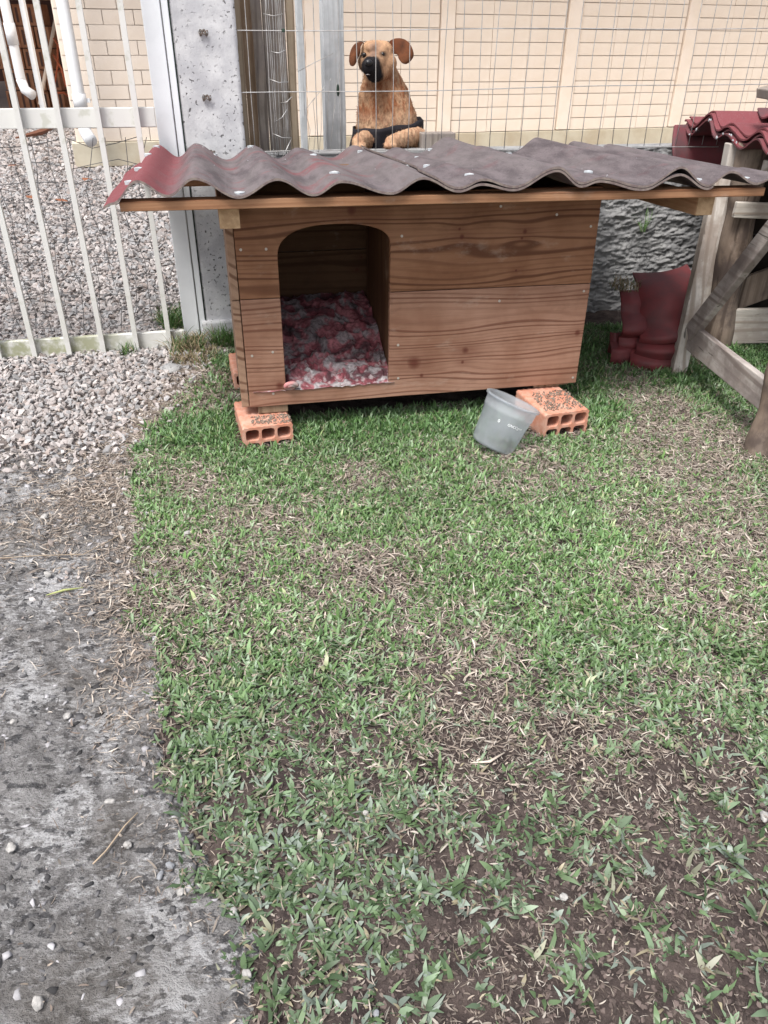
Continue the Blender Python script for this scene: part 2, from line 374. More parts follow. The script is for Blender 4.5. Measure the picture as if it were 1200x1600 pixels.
# worn concrete path
X, Y = np.meshgrid(np.linspace(-2.6, .1, 420), np.linspace(-.6, 2.02, 400))
Z = .014*(fbm(X, Y, 6, 3, 11)-.5) + .012*(fbm(X, Y, 34, 4, 12)-.5) + .004
Z -= .04*sstep(-.01, .10, X-edge_x(Y)+.05*(fbm(X, Y, 18, 3, 14)-.5)) + .05*sstep(1.86, 1.98, Y+.12*(fbm(X, Y, 5, 3, 4)-.5))
tag(link(grid_mesh('concrete_path', X, Y, Z), 'concrete_path', M['path']), kind='structure')
X, Y = np.meshgrid(np.linspace(-12, 1.2, 200), np.linspace(1.8, 16, 220))
Z = .02*(fbm(X, Y, 3, 3, 8)-.5)-.014
Z -= .06*sstep(-.1, .1, X-np.where(Y < 2.95, edge_x(Y), 20.))
tag(link(grid_mesh('gravel_bed', X, Y, Z), 'gravel_bed', M['ground']), kind='structure')
# earth behind the fence
A_, B_ = np.meshgrid(np.linspace(.1, 9, 60), np.linspace(1.0, 9.5, 60)); X = KP[0]+KU[0]*A_+KV[0]*B_; Y = KP[1]+KU[1]*A_+KV[1]*B_
tag(link(grid_mesh('sandy_yard', X, Y, X*0+.012+.01*fbm(X, Y, 3)), 'sandy_yard', simple('sandy_earth', (.46, .38, .29), .95, .1, (.34, .29, .22), 9, .6, 60)), kind='structure')

# crushed stones
def stone_set(n=18, pts=11, flat=.75):
    out = []
    for k in range(n):
        bm = bmesh.new(); P = rng.normal(size=(pts, 3)); P /= np.linalg.norm(P, axis=1)[:, None]
        P *= rng.uniform(.8, 1.15, (pts, 1)); P[:, 2] *= flat*rng.uniform(.7, 1.1); P[:, 0] *= rng.uniform(.9, 1.35)
        vs = [bm.verts.new(p) for p in P]
        bmesh.ops.convex_hull(bm, input=vs)
        for v in [v for v in bm.verts if not v.link_faces]: bm.verts.remove(v)
        bmesh.ops.triangulate(bm, faces=bm.faces[:]); bm.verts.index_update()
        V = np.array([v.co[:] for v in bm.verts]); F = np.array([[v.index for v in f.verts] for f in bm.faces]); bm.free(); out.append((V, F))
    return out
STN = stone_set()
def scatter_stones(name, xy, z, size, cols, mat, sm=False):
    Vs, Fs, Cs = [], [], []; off = 0; n = len(xy)
    which = rng.integers(0, len(STN), n); ang = rng.uniform(0, 6.283, n); tl = rng.normal(0, .35, (n, 2))
    for k in range(len(STN)):
        idx = np.nonzero(which == k)[0]
        if not len(idx): continue
        V, F = STN[k]; a = ang[idx]; ca, sa = np.cos(a), np.sin(a)
        x = V[None, :, 0]*ca[:, None]-V[None, :, 1]*sa[:, None]; y = V[None, :, 0]*sa[:, None]+V[None, :, 1]*ca[:, None]
        zz = V[None, :, 2] + x*tl[idx, 0][:, None] + y*tl[idx, 1][:, None]
        s = size[idx][:, None]
        P = np.stack([x*s+xy[idx, 0][:, None], y*s+xy[idx, 1][:, None], zz*s+z[idx][:, None]], -1)
        m = len(V); FF = F[None]+(off+np.arange(len(idx))*m)[:, None, None]
        Vs.append(P.reshape(-1, 3)); Fs.append(FF.reshape(-1, 3)); Cs.append(np.repeat(cols[idx], m, 0)); off += len(idx)*m
    return link(np_mesh(name, np.concatenate(Vs), np.concatenate(Fs), np.concatenate(Cs), sm), name, mat)
def jgrid(x0, x1, y0, y1, d):
    gx, gy = np.meshgrid(np.arange(x0, x1, d), np.arange(y0, y1, d)); p = np.stack([gx.ravel(), gy.ravel()], -1)
    return p + rng.uniform(-.45, .45, p.shape)*d
def stone_cols(n, lo=.75, hi=1.2):
    base = np.array([[.37, .335, .325]]); alt = np.array([[.33, .325, .33], [.43, .40, .39], [.34, .29, .27]])
    c = np.repeat(base, n, 0); r = rng.random(n)
    c[r < .3] = alt[0]; c[r > .72] = alt[1]; c[(r > .6) & (r < .68)] = alt[2]
    return c*rng.uniform(lo, hi, (n, 1))
parts = []
p = jgrid(-2.3, -.45, 1.55, 3.0, .0160); p = np.concatenate([p, p+rng.uniform(-.01, .01, p.shape)])
lim = sstep(1.66, 2.02, p[:, 1]+.22*(fbm(p[:, 0], p[:, 1], 6, 3, 4)-.5))**1.8 * (1-.75*sstep(-.20, .02, p[:, 0]-edge_x(p[:, 1]))) * (1-sstep(.0, .07, p[:, 0]-edge_x(p[:, 1])))
keep = (rng.random(len(p)) < lim) & (p[:, 0] > -.72*p[:, 1]-.2); p = p[keep]
n = len(p); z = np.where(np.arange(n) % 2 == 0, .002, .008)+rng.uniform(-.004, .006, n)
tag(scatter_stones('gravel', p, z, rng.uniform(.0055, .0125, n), stone_cols(n), M['stone']), 'pale crushed gravel in front of and around the white gate', 'gravel', kind='stuff')
def far_stones(y0, y1, d, s0, s1, xs):
    p = jgrid(xs[0], xs[1], y0, y1, d); k = (p[:, 0] > -.56*p[:, 1]-.45) & (p[:, 0] < -.03*p[:, 1]+.25); p = p[k]
    p = p[~((p[:, 1] > 7.0+.3*(p[:, 0]+2.5)) & (p[:, 0] > -2.75))]
    return p, np.full(len(p), .002)+rng.uniform(-.005, .012, len(p)), rng.uniform(s0, s1, len(p))
A = [far_stones(2.9, 4.3, .0195, .009, .016, (-3.4, 1)), far_stones(4.3, 6.6, .027, .012, .020, (-4.5, 1)), far_stones(6.6, 10.5, .045, .018, .029, (-6.5, .5))]
p = np.concatenate([a[0] for a in A]); z = np.concatenate([a[1] for a in A]); s_ = np.concatenate([a[2] for a in A])
tag(scatter_stones('yard_gravel', p, z, s_, stone_cols(len(p), .68, 1.08), M['stone']), 'deep bed of pale crushed gravel behind the white gate', 'gravel', kind='stuff')
# aggregate set into the path
p = jgrid(-1.4, .0, .25, 1.95, .0125); k = (p[:, 0] < edge_x(p[:, 1])+.02) & (p[:, 0] > -.62*p[:, 1]-.25) & (rng.random(len(p)) < np.clip(1.5-2.3*fbm(p[:, 0], p[:, 1], 7, 3, 31), .03, .62)); p = p[k]
n = len(p); g = np.where(rng.random((n, 1)) < .22, rng.uniform(.25, .45, (n, 1)), rng.uniform(.03, .15, (n, 1)))*np.array([[1, .98, 1.03]])
zz = .004+.014*(fbm(p[:, 0], p[:, 1], 6, 3, 11)-.5)+.012*(fbm(p[:, 0], p[:, 1], 34, 4, 12)-.5)
tag(scatter_stones('exposed_aggregate', p, zz-.0028, rng.uniform(.0022, .0078, n)*rng.choice([1, 1, 1.35], n), g, M['stone'], True), 'dark aggregate showing through the worn concrete path', 'aggregate', kind='stuff')
def loose(n, fn, s0, s1):
    q = []
    while len(q) < n:
        y = rng.uniform(.4, 2.0); x = rng.uniform(-1.1, .9)
        if rng.random() < fn(x, y): q.append((x, y))
    return np.array(q), rng.uniform(s0, s1, n)
p, s_ = loose(300, lambda x, y: float((x < edge_x(y)+.05) and x > -.6*y-.1)*(.10+.9*float(abs(x-edge_x(y)) < .16)*(y > 1.3)), .0022, .0080)
tag(scatter_stones('scattered_chips', p, np.full(len(p), .007), s_*np.where(p[:, 1] < 1.1, .6, 1), stone_cols(len(p), .55, 1.2), M['stone']), 'small stone chips scattered over the concrete path', 'stone chips', kind='stuff')

# ------------------------------------------------------------------ grass and straw
def blades(root, az, length, width, tilt, curve, cols, nseg=3, zlift=0, twist=0.3, bend=0.25):
    n = len(root); t = np.linspace(0, 1, nseg+1)
    bd = rng.normal(0, bend, n)
    side = np.stack([-np.sin(az), np.cos(az)], -1)
    pos = np.zeros((n, nseg+1, 3)); pos[:, 0] = root
    ang = tilt[:, None] + curve[:, None]*t[None]     # angle from vertical
    st = length/nseg
    for i in range(1, nseg+1):
        a = ang[:, i-1]; aa = az+bd*(i-1); d = np.stack([np.cos(aa), np.sin(aa)], -1)
        pos[:, i, :2] = pos[:, i-1, :2] + d*(np.sin(a)*st)[:, None]
        pos[:, i, 2] = pos[:, i-1, 2] + np.cos(a)*st
    prof = np.interp(t, [0, .35, .75, 1], [.65, 1, .75, .12])
    tw = rng.normal(0, twist, n)
    sv = np.concatenate([side*np.cos(tw)[:, None], np.sin(tw)[:, None]], -1)
    off = sv[:, None, :]*(prof[None, :, None]*width[:, None, None]*.5)
    V = np.stack([pos-off, pos+off], 2).reshape(-1, 3)
    b = (np.arange(n)*(nseg+1)*2)[:, None]
    F = np.concatenate([b + np.array([[2*i, 2*i+1, 2*i+3, 2*i+2]]) for i in range(nseg)], 0)
    g = np.interp(t, [0, .3, 1], [.75, 1.0, 1.08])
    C = (cols[:, None, None, :]*g[None, :, None, None])*np.ones((1, 1, 2, 1))
    return V, F, C.reshape(-1, 3)
def inside(u, v):   # under the kennel footprint
    return (u > .01) & (u < .98) & (v > .10) & (v < .5)
def uv_of(x, y):
    dx = x-KP[0]; dy = y-KP[1]
    return dx*KU[0]+dy*KU[1], dx*KV[0]+dy*KV[1]
def dry_map(x, y):
    d = fbm(x, y, 4.5, 4, 21)
    for cx, cy, r, a in [(.03, 1.42, .17, .30), (.62, 1.22, .20, .22), (.98, 2.05, .30, .42), (.35, 1.75, .2, .10), (1.0, 1.35, .25, .12), (-.62, 2.3, .15, .5), (.1, 1.1, .2, .06)]:
        d = d + a*np.exp(-((x-cx)**2+(y-cy)**2)/r**2)
    return d
def bare_map(x, y):
    b = .60*sstep(1.05, .62, y+.10*(fbm(x, y, 3, 2, 50)-.5)) * sstep(-.12, .22, x)
    b = b + .10*sstep(.95, .5, y)
    n = fbm(x, y, 26, 3, 22)
    return np.clip(b*1.05 + (n-.5)*1.3*sstep(.02, .3, b), 0, .95)
NT_ = 60000
ty = np.sqrt(rng.uniform(.33**2, 3.0**2, NT_*2)); tx = rng.uniform(-.75, 1, NT_*2)
tx = -.75+(tx+.75)/1.75*(.60*ty+.35+.75)
# density roughly even on the ground
e = edge_x(ty); u_, v_ = uv_of(tx, ty)
bk = ((np.abs(u_-.034) < .085) & (v_ > -.09)) | ((np.abs(u_-.882) < .09) & (v_ > -.185))
k = ~(bk & (v_ < .1)) & (tx > e-.010+.05*(fbm(tx, ty, 22, 2, 40)-.5)) & ~inside(u_, v_) & (v_ < .88) & (rng.random(len(tx)) < (.96-.88*bare_map(tx, ty))*(1-.42*sstep(1.25, .75, ty)*sstep(.36, .56, fbm(tx, ty, 20, 3, 77)))) & (rng.random(len(tx)) < .12+.88*sstep(.0, .09, tx-e+.045+.17*(fbm(tx, ty, 9, 3, 78)-.5))) & (rng.random(len(tx)) < 1.0-.78*sstep(.44, .80, dry_map(tx, ty)))
tx, ty = tx[k], ty[k]
bl = 4; n = len(tx)
bx = np.repeat(tx, bl)+rng.normal(0, .0045, n*bl); by = np.repeat(ty, bl)+rng.normal(0, .0045, n*bl)
az = rng.uniform(0, 6.283, n*bl)
near = sstep(1.35, .6, by); ub, vb = uv_of(bx, by)
tall = np.exp(-((vb+.03)/.10)**2)*((ub > -.1) & (ub < 1.15)) + 1.0*(ub > .98)*(vb > .1)*.8 + .8*(ub < 0)*(vb > -.05)*(vb < .6)
L = (rng.uniform(.010, .025, n*bl) + .0015*near)*(1+.40*np.clip(tall, 0, 1.2))*np.repeat(rng.uniform(.7, 1.25, n), bl)
Wd = rng.uniform(.0032, .0060, n*bl)*(1+.28*near)*np.repeat(rng.uniform(.75, 1.3, n), bl)
big = np.repeat(rng.random(n) < .05, bl); L = np.where(big, L*1.4, L); Wd = np.where(big, Wd*1.3, Wd)
tilt = rng.uniform(.15, 1.0, n*bl)+.35*near; curve = rng.uniform(.2, 1.1, n*bl)
G = np.array([[.115, .200, .068], [.160, .255, .112], [.085, .155, .055], [.220, .300, .180], [.27, .31, .16]])
pk = rng.choice(5, n, p=[.33, .27, .20, .16, .04])
tone = (.82+.5*fbm(tx, ty, 3.0, 3, 60))
gc = np.repeat(G[pk]*tone[:, None]*rng.uniform(.8, 1.2, (n, 1)), bl, 0)*rng.uniform(.8, 1.2, (n*bl, 1))
lush = np.clip(tall, 0, 1)[:, None]; gc = gc*(1-.22*lush*np.array([[1.3, .8, 1.3]]))
gc = gc*(1-near[:, None]*np.array([[.12, .22, -.10]]))*(1+.20*np.exp(-((by-1.5)/.35)**2))[:, None]
yl = rng.random(n*bl) < .10+.18*sstep(.5, .75, dry_map(bx, by)); gc[yl] = np.array([.33, .29, .20])*rng.uniform(.55, 1.2, (yl.sum(), 1)); Wd[yl] *= .62; L[yl] *= .85
V, F, C = blades(np.stack([bx, by, np.full(n*bl, .0)], -1), az, L, Wd, tilt, curve, gc)
tag(link(np_mesh('grass', V, F, C), 'grass', M['grass']), 'short broad-leaved green lawn grass, thinning over dark soil', 'grass', kind='stuff')
# straw / thatch
def straw_prob(x, y):
    e = edge_x(y); d = dry_map(x, y)
    p = .34 + .7*sstep(.44, .70, d)
    p = p*(x > e) + (x <= e)*(.9*np.exp(-((x-e)/.085)**2)*(.25+.75*sstep(.45, 1.1, y)) + .75*np.exp(-((x+.78)**2/.02+(y-1.62)**2/.035)) + .02)
    return p
NS = 420000
sy = np.sqrt(rng.uniform(.33**2, 2.95**2, NS)); sx = -1.15+rng.random(NS)*(.60*sy+.35+1.15)
us, vs = uv_of(sx, sy)
k = (rng.random(NS) < straw_prob(sx, sy)*(1-.05*sstep(1.0, .6, sy))) & ~inside(us, vs) & (vs < .88); sx, sy = sx[k], sy[k]; n = len(sx)
Ls = rng.uniform(.007, .024, n)*rng.choice([1, 1, 1, 1.7], n)*(.50+.50*sstep(.5, 1.2, sy)); Ws = rng.uniform(.0010, .0030, n)*(.8+.2*sstep(.5, 1.2, sy))
sc_ = np.array([[.44, .37, .31], [.50, .43, .37], [.34, .28, .24], [.58, .52, .46], [.25, .20, .17]])[rng.integers(0, 5, n)]*rng.uniform(.45, 1.1, (n, 1))*(1-.22*sstep(1.0, .6, sy))[:, None]
Ws = Ws*rng.choice([.5, .8, 1, 1.5], n)
V, F, C = blades(np.stack([sx, sy, rng.uniform(.001, .010, n)], -1), rng.uniform(0, 6.283, n), Ls, Ws, rng.uniform(1.2, 1.6, n), rng.normal(.05, .30, n), sc_, nseg=4, twist=.8, bend=.22)
tag(link(np_mesh('dry_thatch', V, F, C), 'dry_thatch', M['straw']), 'dry straw-coloured grass clippings lying through the lawn and on the path edge', 'dry grass', kind='stuff')

cx_ = rng.uniform(-.7, 1.0, 60000); cy_ = rng.uniform(.36, 1.5, 60000)
k = (cx_ > edge_x(cy_)-.02) & (cx_ < .6*cy_+.3) & (rng.random(60000) < .25+.75*bare_map(cx_, cy_)); cp_ = np.stack([cx_, cy_], -1)[k][:22000]; n = len(cp_)
cz_ = .012*(fbm(cp_[:, 0], cp_[:, 1], 9, 4, 1)-.5)+.016*(fbm(cp_[:, 0], cp_[:, 1], 55, 5, 2)-.5)-.003+.006*sstep(-.03, .04, cp_[:, 0]-edge_x(cp_[:, 1]))
tag(scatter_stones('soil_clods', cp_, cz_, rng.uniform(.0010, .0048, n)**1.0, np.array([[.085, .066, .060]])*rng.uniform(.5, 1.9, (n, 1)), M['stone']), 'crumbly dark soil clods between the sparse grass', 'soil', kind='stuff')
def tuft(name, label, cat, cx, cy, r, nb, h, green=.4, z0=0.0, group=None):
    th = rng.uniform(0, 6.283, nb); rr = r*np.sqrt(rng.random(nb)); x = cx+rr*np.cos(th); y = cy+rr*np.sin(th)
    L = rng.uniform(.4, 1.1, nb)*h; c = np.where((rng.random(nb) < green)[:, None], np.array([[.07, .14, .035]]), np.array([[.30, .24, .15]]))*rng.uniform(.7, 1.3, (nb, 1))
    V, F, C = blades(np.stack([x-cx, y-cy, x*0], -1), rng.uniform(0, 6.283, nb), L, rng.uniform(.0018, .004, nb), rng.uniform(.05, .8, nb), rng.uniform(.2, 1.4, nb), c, 4)
    o = link(np_mesh(name, V, F, C), name, M['grass'], loc=(cx, cy, z0)); return tag(o, label, cat, group)
tuft('weed_tuft', 'scruffy half-dry weeds growing at the foot of the white gate jamb', 'weeds', -.725, 2.72, .07, 420, .085, .35)
tuft('weed_tuft', 'dry brownish weeds matted in front of the concrete post', 'weeds', -.68, 2.62, .09, 520, .05, .18)
tuft('grass_tuft', 'bright green grass tuft behind the last gate bar beside the jamb', 'grass tuft', -.83, 2.95, .06, 420, .11, .95)
tuft('grass_tuft', 'small green grass tuft under the right end of the gate rail', 'grass tuft', -.93, 2.66, .03, 90, .05, .9)
tuft('grass_tuft', 'dark green grass tuft against the foot of the grey concrete post', 'grass tuft', -.60, 2.76, .05, 300, .09, .9)
tuft('grass_tuft', 'tall green grass clump between the kennel and the rough grey wall', 'grass tuft', *KW(1.12, .62)[:2], .09, 520, .11, .85)
tuft('wall_weed', 'dark green weed sprouting from the rough grey wall above the red tiles', 'weed', *KW(1.62, .87)[:2], .012, 26, .10, .95, z0=.33)
tuft('dry_grass_tuft', 'dry grass caught along the top of the stacked red tiles', 'dry grass', .84, 2.71, .05, 130, .05, .1, z0=.24)
tuft('dry_grass_tuft', 'dry grass lying over the lower edge of the red tiles', 'dry grass', .95, 2.61, .05, 120, .03, .05, z0=.10)
tuft('grass_tuft', 'single green sprig growing up beneath the grey rack board', 'grass tuft', 1.22, 2.62, .012, 26, .05, 1)
tuft('grass_tuft', 'green tuft beside the foot of the front rack leg', 'grass tuft', 1.04, 2.50, .03, 130, .05, .9)

# ------------------------------------------------------------------ loose pebbles that stand out
def onz(px, py, z=0.0):
    d = fw*FPX + rt*(px-600) - upv*(py-800); return np.array([0, 0, CZ])+d*((z-CZ)/d[2])
PEB = [(45, 545+1060-0, 16, 0, 'egg-shaped white pebble low on the concrete path near its left edge'),
       (60, 1570, 15, 0, 'large pale pebble at the bottom left corner of the concrete path'),
       (18, 1327, 13, 0, 'smooth oval white pebble by itself at the far left of the path'),
       (172, 1255, 11, 0, 'rounded grey-white pebble alone in the middle of the path'),
       (200, 1323, 10, 0, 'white pebble lying in the clump of straw at the path edge'),
       (283, 1396, 11, 0, 'round pale pebble at the lawn edge below the pair of blue-grey pebbles'),
       (266, 1355, 11, 1, 'upper of the two blue-grey pebbles at the lawn edge'),
       (251, 1370, 9, 1, 'lower of the two blue-grey pebbles at the lawn edge'),
       (365, 1426, 9, 0, 'flat white chip where the grass starts near the bottom of the photo'),
       (386, 1524, 13, 0, 'pale rounded pebble beside the last bit of lawn edge at the bottom'),
       (106, 1121, 10, 0, 'brownish white pebble at the middle left of the concrete path'),
       (76, 900, 10, 0, 'pale pebble on the path level with the straw heap'),
       (293, 836, 9, 0, 'white pebble resting among the grass right of the straw heap'),
       (189, 827, 9, 0, 'whitish pebble on top of the straw heap'),
       (70, 810, 10, 0, 'grey-white pebble on the path just below the gravel'),
       (414, 906, 6, 0, 'tiny white pebble in the green grass below the left brick'),
       (880, 1404, 11, 0, 'pale blue-white stone on bare soil at the lower right'),
       (571, 1272, 7, 0, 'small greyish stone in the grass at the centre bottom'),
       (588, 1585, 9, 1, 'grey pebble in the sparse grass at the very bottom'),
       (940, 635, 7, 0, 'whitish stone in the grass just right of the right-hand brick'),
       (1122, 1405, 6, 0, 'tiny white stone on the bare soil near the right side'),
       (1194, 1278, 12, 0, 'bright white flat fragment at the right edge of the photo')]
PEB[0] = (22, 1130, 9, 0, 'small white pebble at the left edge half way down the path')
for i, (px, py, r, dk, lab) in enumerate(PEB):
    q = onz(px, py, .004); rad = r/FPX*float((q-np.array([0, 0, CZ]))@fw)*.62
    bm = bmesh.new(); bmesh.ops.create_icosphere(bm, subdivisions=3, radius=1)
    sx_, sy_, sz_ = rng.uniform(.95, 1.35), rng.uniform(.8, 1.0), rng.uniform(.5, .7); ph = rng.uniform(0, 6, 4)
    for v in bm.verts:
        c = v.co.copy(); f = 1+.12*math.sin(2.2*c.x+ph[0])*math.cos(2.6*c.y+ph[1])+.09*math.sin(4*c.z+ph[2]+c.x*3)+.07*math.sin(6*c.y+ph[3]+c.x*4)
        v.co = Vector((c.x*sx_, c.y*sy_, c.z*sz_))*f*rad
    me = bpy.data.meshes.new('pebble'); bm.to_mesh(me); bm.free(); smooth(me)
    o = link(me, 'pebble', M['pebble_dark' if dk else 'pebble'], loc=(q[0], q[1], .006+rad*.3)); o.rotation_euler = (0, 0, rng.uniform(0, 6))
    tag(o, lab, 'pebble', 'loose pebbles on the path and lawn')
# rough concrete lump by the gravel
bm = bmesh.new(); bmesh.ops.create_icosphere(bm, subdivisions=3, radius=.032)
for v in bm.verts: v.co = v.co*(1+.25*(float(fbm(v.co.x, v.co.y+v.co.z, 40, 3, 2))-.5)*2); v.co.z *= .55
me = bpy.data.meshes.new('concrete_lump'); bm.to_mesh(me); bm.free()
tag(link(me, 'concrete_lump', M['rough_wall'], loc=(-.735, 2.50, .01)), 'rough pale lump of concrete in the weeds before the gate jamb', 'rubble')
# dead leaves / long straw stems that can be told apart
def stem(pts, r, col, label, name='straw_stem', cat='straw'):
    o = MB().tube(pts, r, 5).build(name, simple(name+'_m', col, .8), sm=True); return tag(o, label, cat, 'long loose stems on the ground')
q = [onz(*a, .012) for a in ((0, 872), (60, 868), (130, 866), (165, 848), (190, 835))]
stem([tuple(x) for x in q], .0010, (.34, .27, .20), 'long thin dry stem crossing the path toward the straw heap')
q = [onz(*a, .010) for a in ((72, 930), (100, 922), (130, 918))]
stem([tuple(x) for x in q], [.001, .0032, .001], (.33, .36, .15), 'yellow-green flat blade lying on the concrete path')
q = [onz(*a, .012) for a in ((735, 1192), (765, 1190), (788, 1176))]
stem([tuple(x) for x in q], [.001, .0026, .0012], (.55, .47, .40), 'pale bent straw on bare soil right of centre')
q = [onz(*a, .012) for a in ((145, 1350), (165, 1330), (195, 1290), (215, 1270))]
stem([tuple(x) for x in q], .0012, (.38, .30, .22), 'thin brown twig by the straw clump at the path edge')

# ------------------------------------------------------------------ house with cream block wall
HP = R(17); hu = np.array([math.cos(HP), math.sin(HP), 0]); H0 = np.array([-2.354, 7.229, 0])
house = empty('house', H0, HP); tag(house, 'house with a cream painted block wall, pilasters and grey-green plinth', 'house')
MB().box((4.1, .13, 1.45), (8.76, .20, 2.9)).build('wall', M['cream_joint'], house)
MB().box((4.1, .06, .088), (8.84, .18, .186)).build('plinth', M['plinth'], house, bevel=.004)
MB().box((-.175, 3.2, 1.45), (.2, 5.9, 2.9)).build('side_wall', M['cream_pil'], house)
rf = MB().box((4.1, 2.9, 2.98), (9.6, 7.6, .12)).build('roof', M['cream_pil'], house)
PIL = [(1.72, 1.86), (2.95, 3.08), (4.20, 4.34), (5.48, 5.61), (6.76, 6.90), (8.3, 8.43)]
for a, b in PIL: MB().box(((a+b)/2, .012, 1.54), (b-a, .06, 2.70)).build('pilaster', M['cream_pil'], house, bevel=.004)
def brick_mesh(wd, ht): 
    m = MB().box((0, 0, 0), (wd, .03, ht)); bm = m.bm
    return m.mesh('brick')
bmL = brick_mesh(.2345, .1005); bmH = brick_mesh(.112, .098); bmP = brick_mesh(.36, .1)
cnt = 0
for r_ in range(11):
    z = .237+r_*.1055; off = 0 if r_ % 2 else .12
    x = -.27+.116 - off
    while x < 1.70:
        jz = random.uniform(-.0015, .0015); jy = .02+random.uniform(-.0025, .0025)
        x0 = max(x-.116, -.27); x1 = min(x+.116, 1.715); wd = x1-x0
        if wd > .02:
            o = link(bmL, 'brick', M['cream'], house, ((x0+x1)/2, jy, z+jz)); o.scale = (wd/.232, 1, 1); cnt += 1
        x += .24
    for (a, b) in zip([p_[1] for p_ in PIL[:4]], [p_[0] for p_ in PIL[1:5]]):
        w3 = (b-a-.02)/3
        for j in range(3):
            o = link(bmP, 'brick', M['cream'], house, (a+.01+w3*(j+.5), .02+random.uniform(-.0025, .0025), z+random.uniform(-.001, .001))); o.scale = ((w3-.004)/.36, 1, 1); cnt += 1
# rows above and the last panel, out of easy reach: one joined part
m_ = MB()
for r_ in range(11, 24):
    z = .237+r_*.1055
    for j in range(8): m_.box((-.15+.24*j, .02, z), (.232, .03, .098))
    for (a, b) in zip([p_[1] for p_ in PIL[:4]], [p_[0] for p_ in PIL[1:5]]):
        w3 = (b-a-.02)/3
        for j in range(3): m_.box((a+.01+w3*(j+.5), .02, z), (w3-.008, .03, .1))
for r_ in range(24):
    for j in range(3): m_.box((6.9+.01+.46*(j+.5), .02, .237+r_*.1055), (.455, .03, .1))
o = m_.build('upper_bricks', M['cream'], house); o['kind'] = 'stuff'
# downpipe on the house corner
def onY(px, py, Y0):
    d = fw*FPX + rt*(px-600) - upv*(py-800); return np.array([0, 0, CZ])+d*(Y0/d[1])
a = onY(132, 205, 6.98)
dp = empty('downpipe', (a[0], a[1], 0)); tag(dp, 'white round downpipe with an open elbow at the cream house corner', 'downpipe')
MB().tube([(0, .02, 2.9), (0, .02, a[2]+.10), (0, .0, a[2]+.03)], .047, 16).build('pipe', M['pvc'], dp, sm=True)
MB().tube([(0, .02, a[2]+.16), (0, .02, a[2]+.27)], .053, 16).build('coupling', M['pvc'], dp, sm=True)
MB().tube([(0, .01, a[2]+.06), (.01, -.01, a[2]-.0), (.045, -.055, a[2]-.04), (.075, -.10, a[2]-.06)], .050, 16).build('elbow', M['pvc'], dp, sm=True)
MB().box((.06, .04, a[2]+.22), (.03, .02, .03)).build('bracket', M['jamb'], dp)

# ------------------------------------------------------------------ carport at the back left
tag(MB().box((-6.3, 15.4, -.004), (5.2, 8.0, .04)).build('carport_floor', M['floor_pink']), kind='structure')
cp = empty('carport', (-6.2, 16, 0)); tag(cp, 'dark open carport with a reddish back wall beyond the house corner', 'carport')
MB().box((0, 3.2, 1.4), (7, .15, 2.8)).build('back_wall', M['carport_dark'], cp)
MB().box((0, -1.2, 2.75), (7, 9.2, .12)).build('roof', M['carport_dark'], cp)  # unseen slab overhead, added to keep the carport dark
MB().box((2.9, -.6, 1.35), (.12, 6.0, 2.6)).build('side_wall', M['carport_dark'], cp)
q = onY(50, 150, 9.6)
MB().box((q[0]-cp.location.x+.04, 9.75-16, 1.4), (.05, .06, 2.7)).build('post', M['jamb'], cp)
q = onY(36, 140, 9.6)
d2 = empty('downpipe', (q[0], q[1], 0)); tag(d2, 'off-white downpipe ending in a kicked-out elbow before the dark carport', 'downpipe')
MB().tube([(0, 0, 2.7), (0, 0, q[2]+.12), (.015, -.01, q[2]+.04)], .05, 14).build('pipe', M['pvc'], d2, sm=True)
MB().tube([(0, 0, q[2]+.42), (0, 0, q[2]+.62)], .057, 14).build('coupling', M['pvc'], d2, sm=True)
MB().tube([(.0, 0, q[2]+.10), (.03, -.02, q[2]), (.12, -.06, q[2]-.05)], .052, 14).build('elbow', M['pvc'], d2, sm=True)
# terracotta hollow blocks stacked on end
bs = onY(62, 168, 12.4); st = empty('block_stack', (bs[0], 12.4, 0)); tag(st, 'stack of brown terracotta building blocks in the carport shade', 'building blocks')
for i in range(5):
    for j in range(4):
        o = MB().box((0, 0, 0), (.19, .30, .245)).build('block', M['brick_dark'], st, ((j-1.45)*.205+random.uniform(-.012, .012)-.02*i+(.1 if i % 2 else 0)*.4, random.uniform(-.04, .04), .13+i*.255), bevel=.006)
        for k in (-1, 1):
            MB().box((k*.045, -.151, 0), (.03, .006, .17)).build('groove', M['carport_dark'], o)
tag(MB().box((bs[0]+.1, 12.35, 1.36), (1.1, .5, .07)).build('shelf_board', simple('raw_pine', (.62, .36, .17), .7)), 'raw orange pine board lying on top of the terracotta blocks', 'board')
q1 = onY(62, 163, 11.2); q2 = onY(90, 12, 11.9)
tag(MB().tube([tuple(q1), tuple(q2)], .022, 8).build('broom_stick', M['beige'], sm=True), 'beige broom stick leaning before the terracotta blocks', 'stick')
rbm = simple('rust_red_rod', (.30, .075, .03), .7)
for i, (a_, b_) in enumerate([((84, 60), (104, 108)), ((83, 85), (103, 135)), ((90, 70), (84, 140)), ((92, 110), (106, 128)), ((88, 145), (106, 150))]):
    p1 = onY(*a_, 11.6); p2 = onY(*b_, 11.3+.1*i); md = (p1+p2)/2+np.array([.03, 0, .02])
    tag(MB().tube([tuple(p1), tuple(md), tuple(p2)], .013, 6).build('rusty_rod', rbm, sm=True), ['uppermost rust-red rod, starting beside the broom stick', 'rust-red rod sloping right to the downpipe in the middle of the tangle', 'steepest rust-red rod, almost upright beside the broom stick', 'short rust-red rod low in the tangle by the downpipe', 'rust-red rod lying nearly flat at the bottom of the tangle'][i], 'rod', 'rust-red rods tangled in the carport')
q = onz(54, 215, .02)
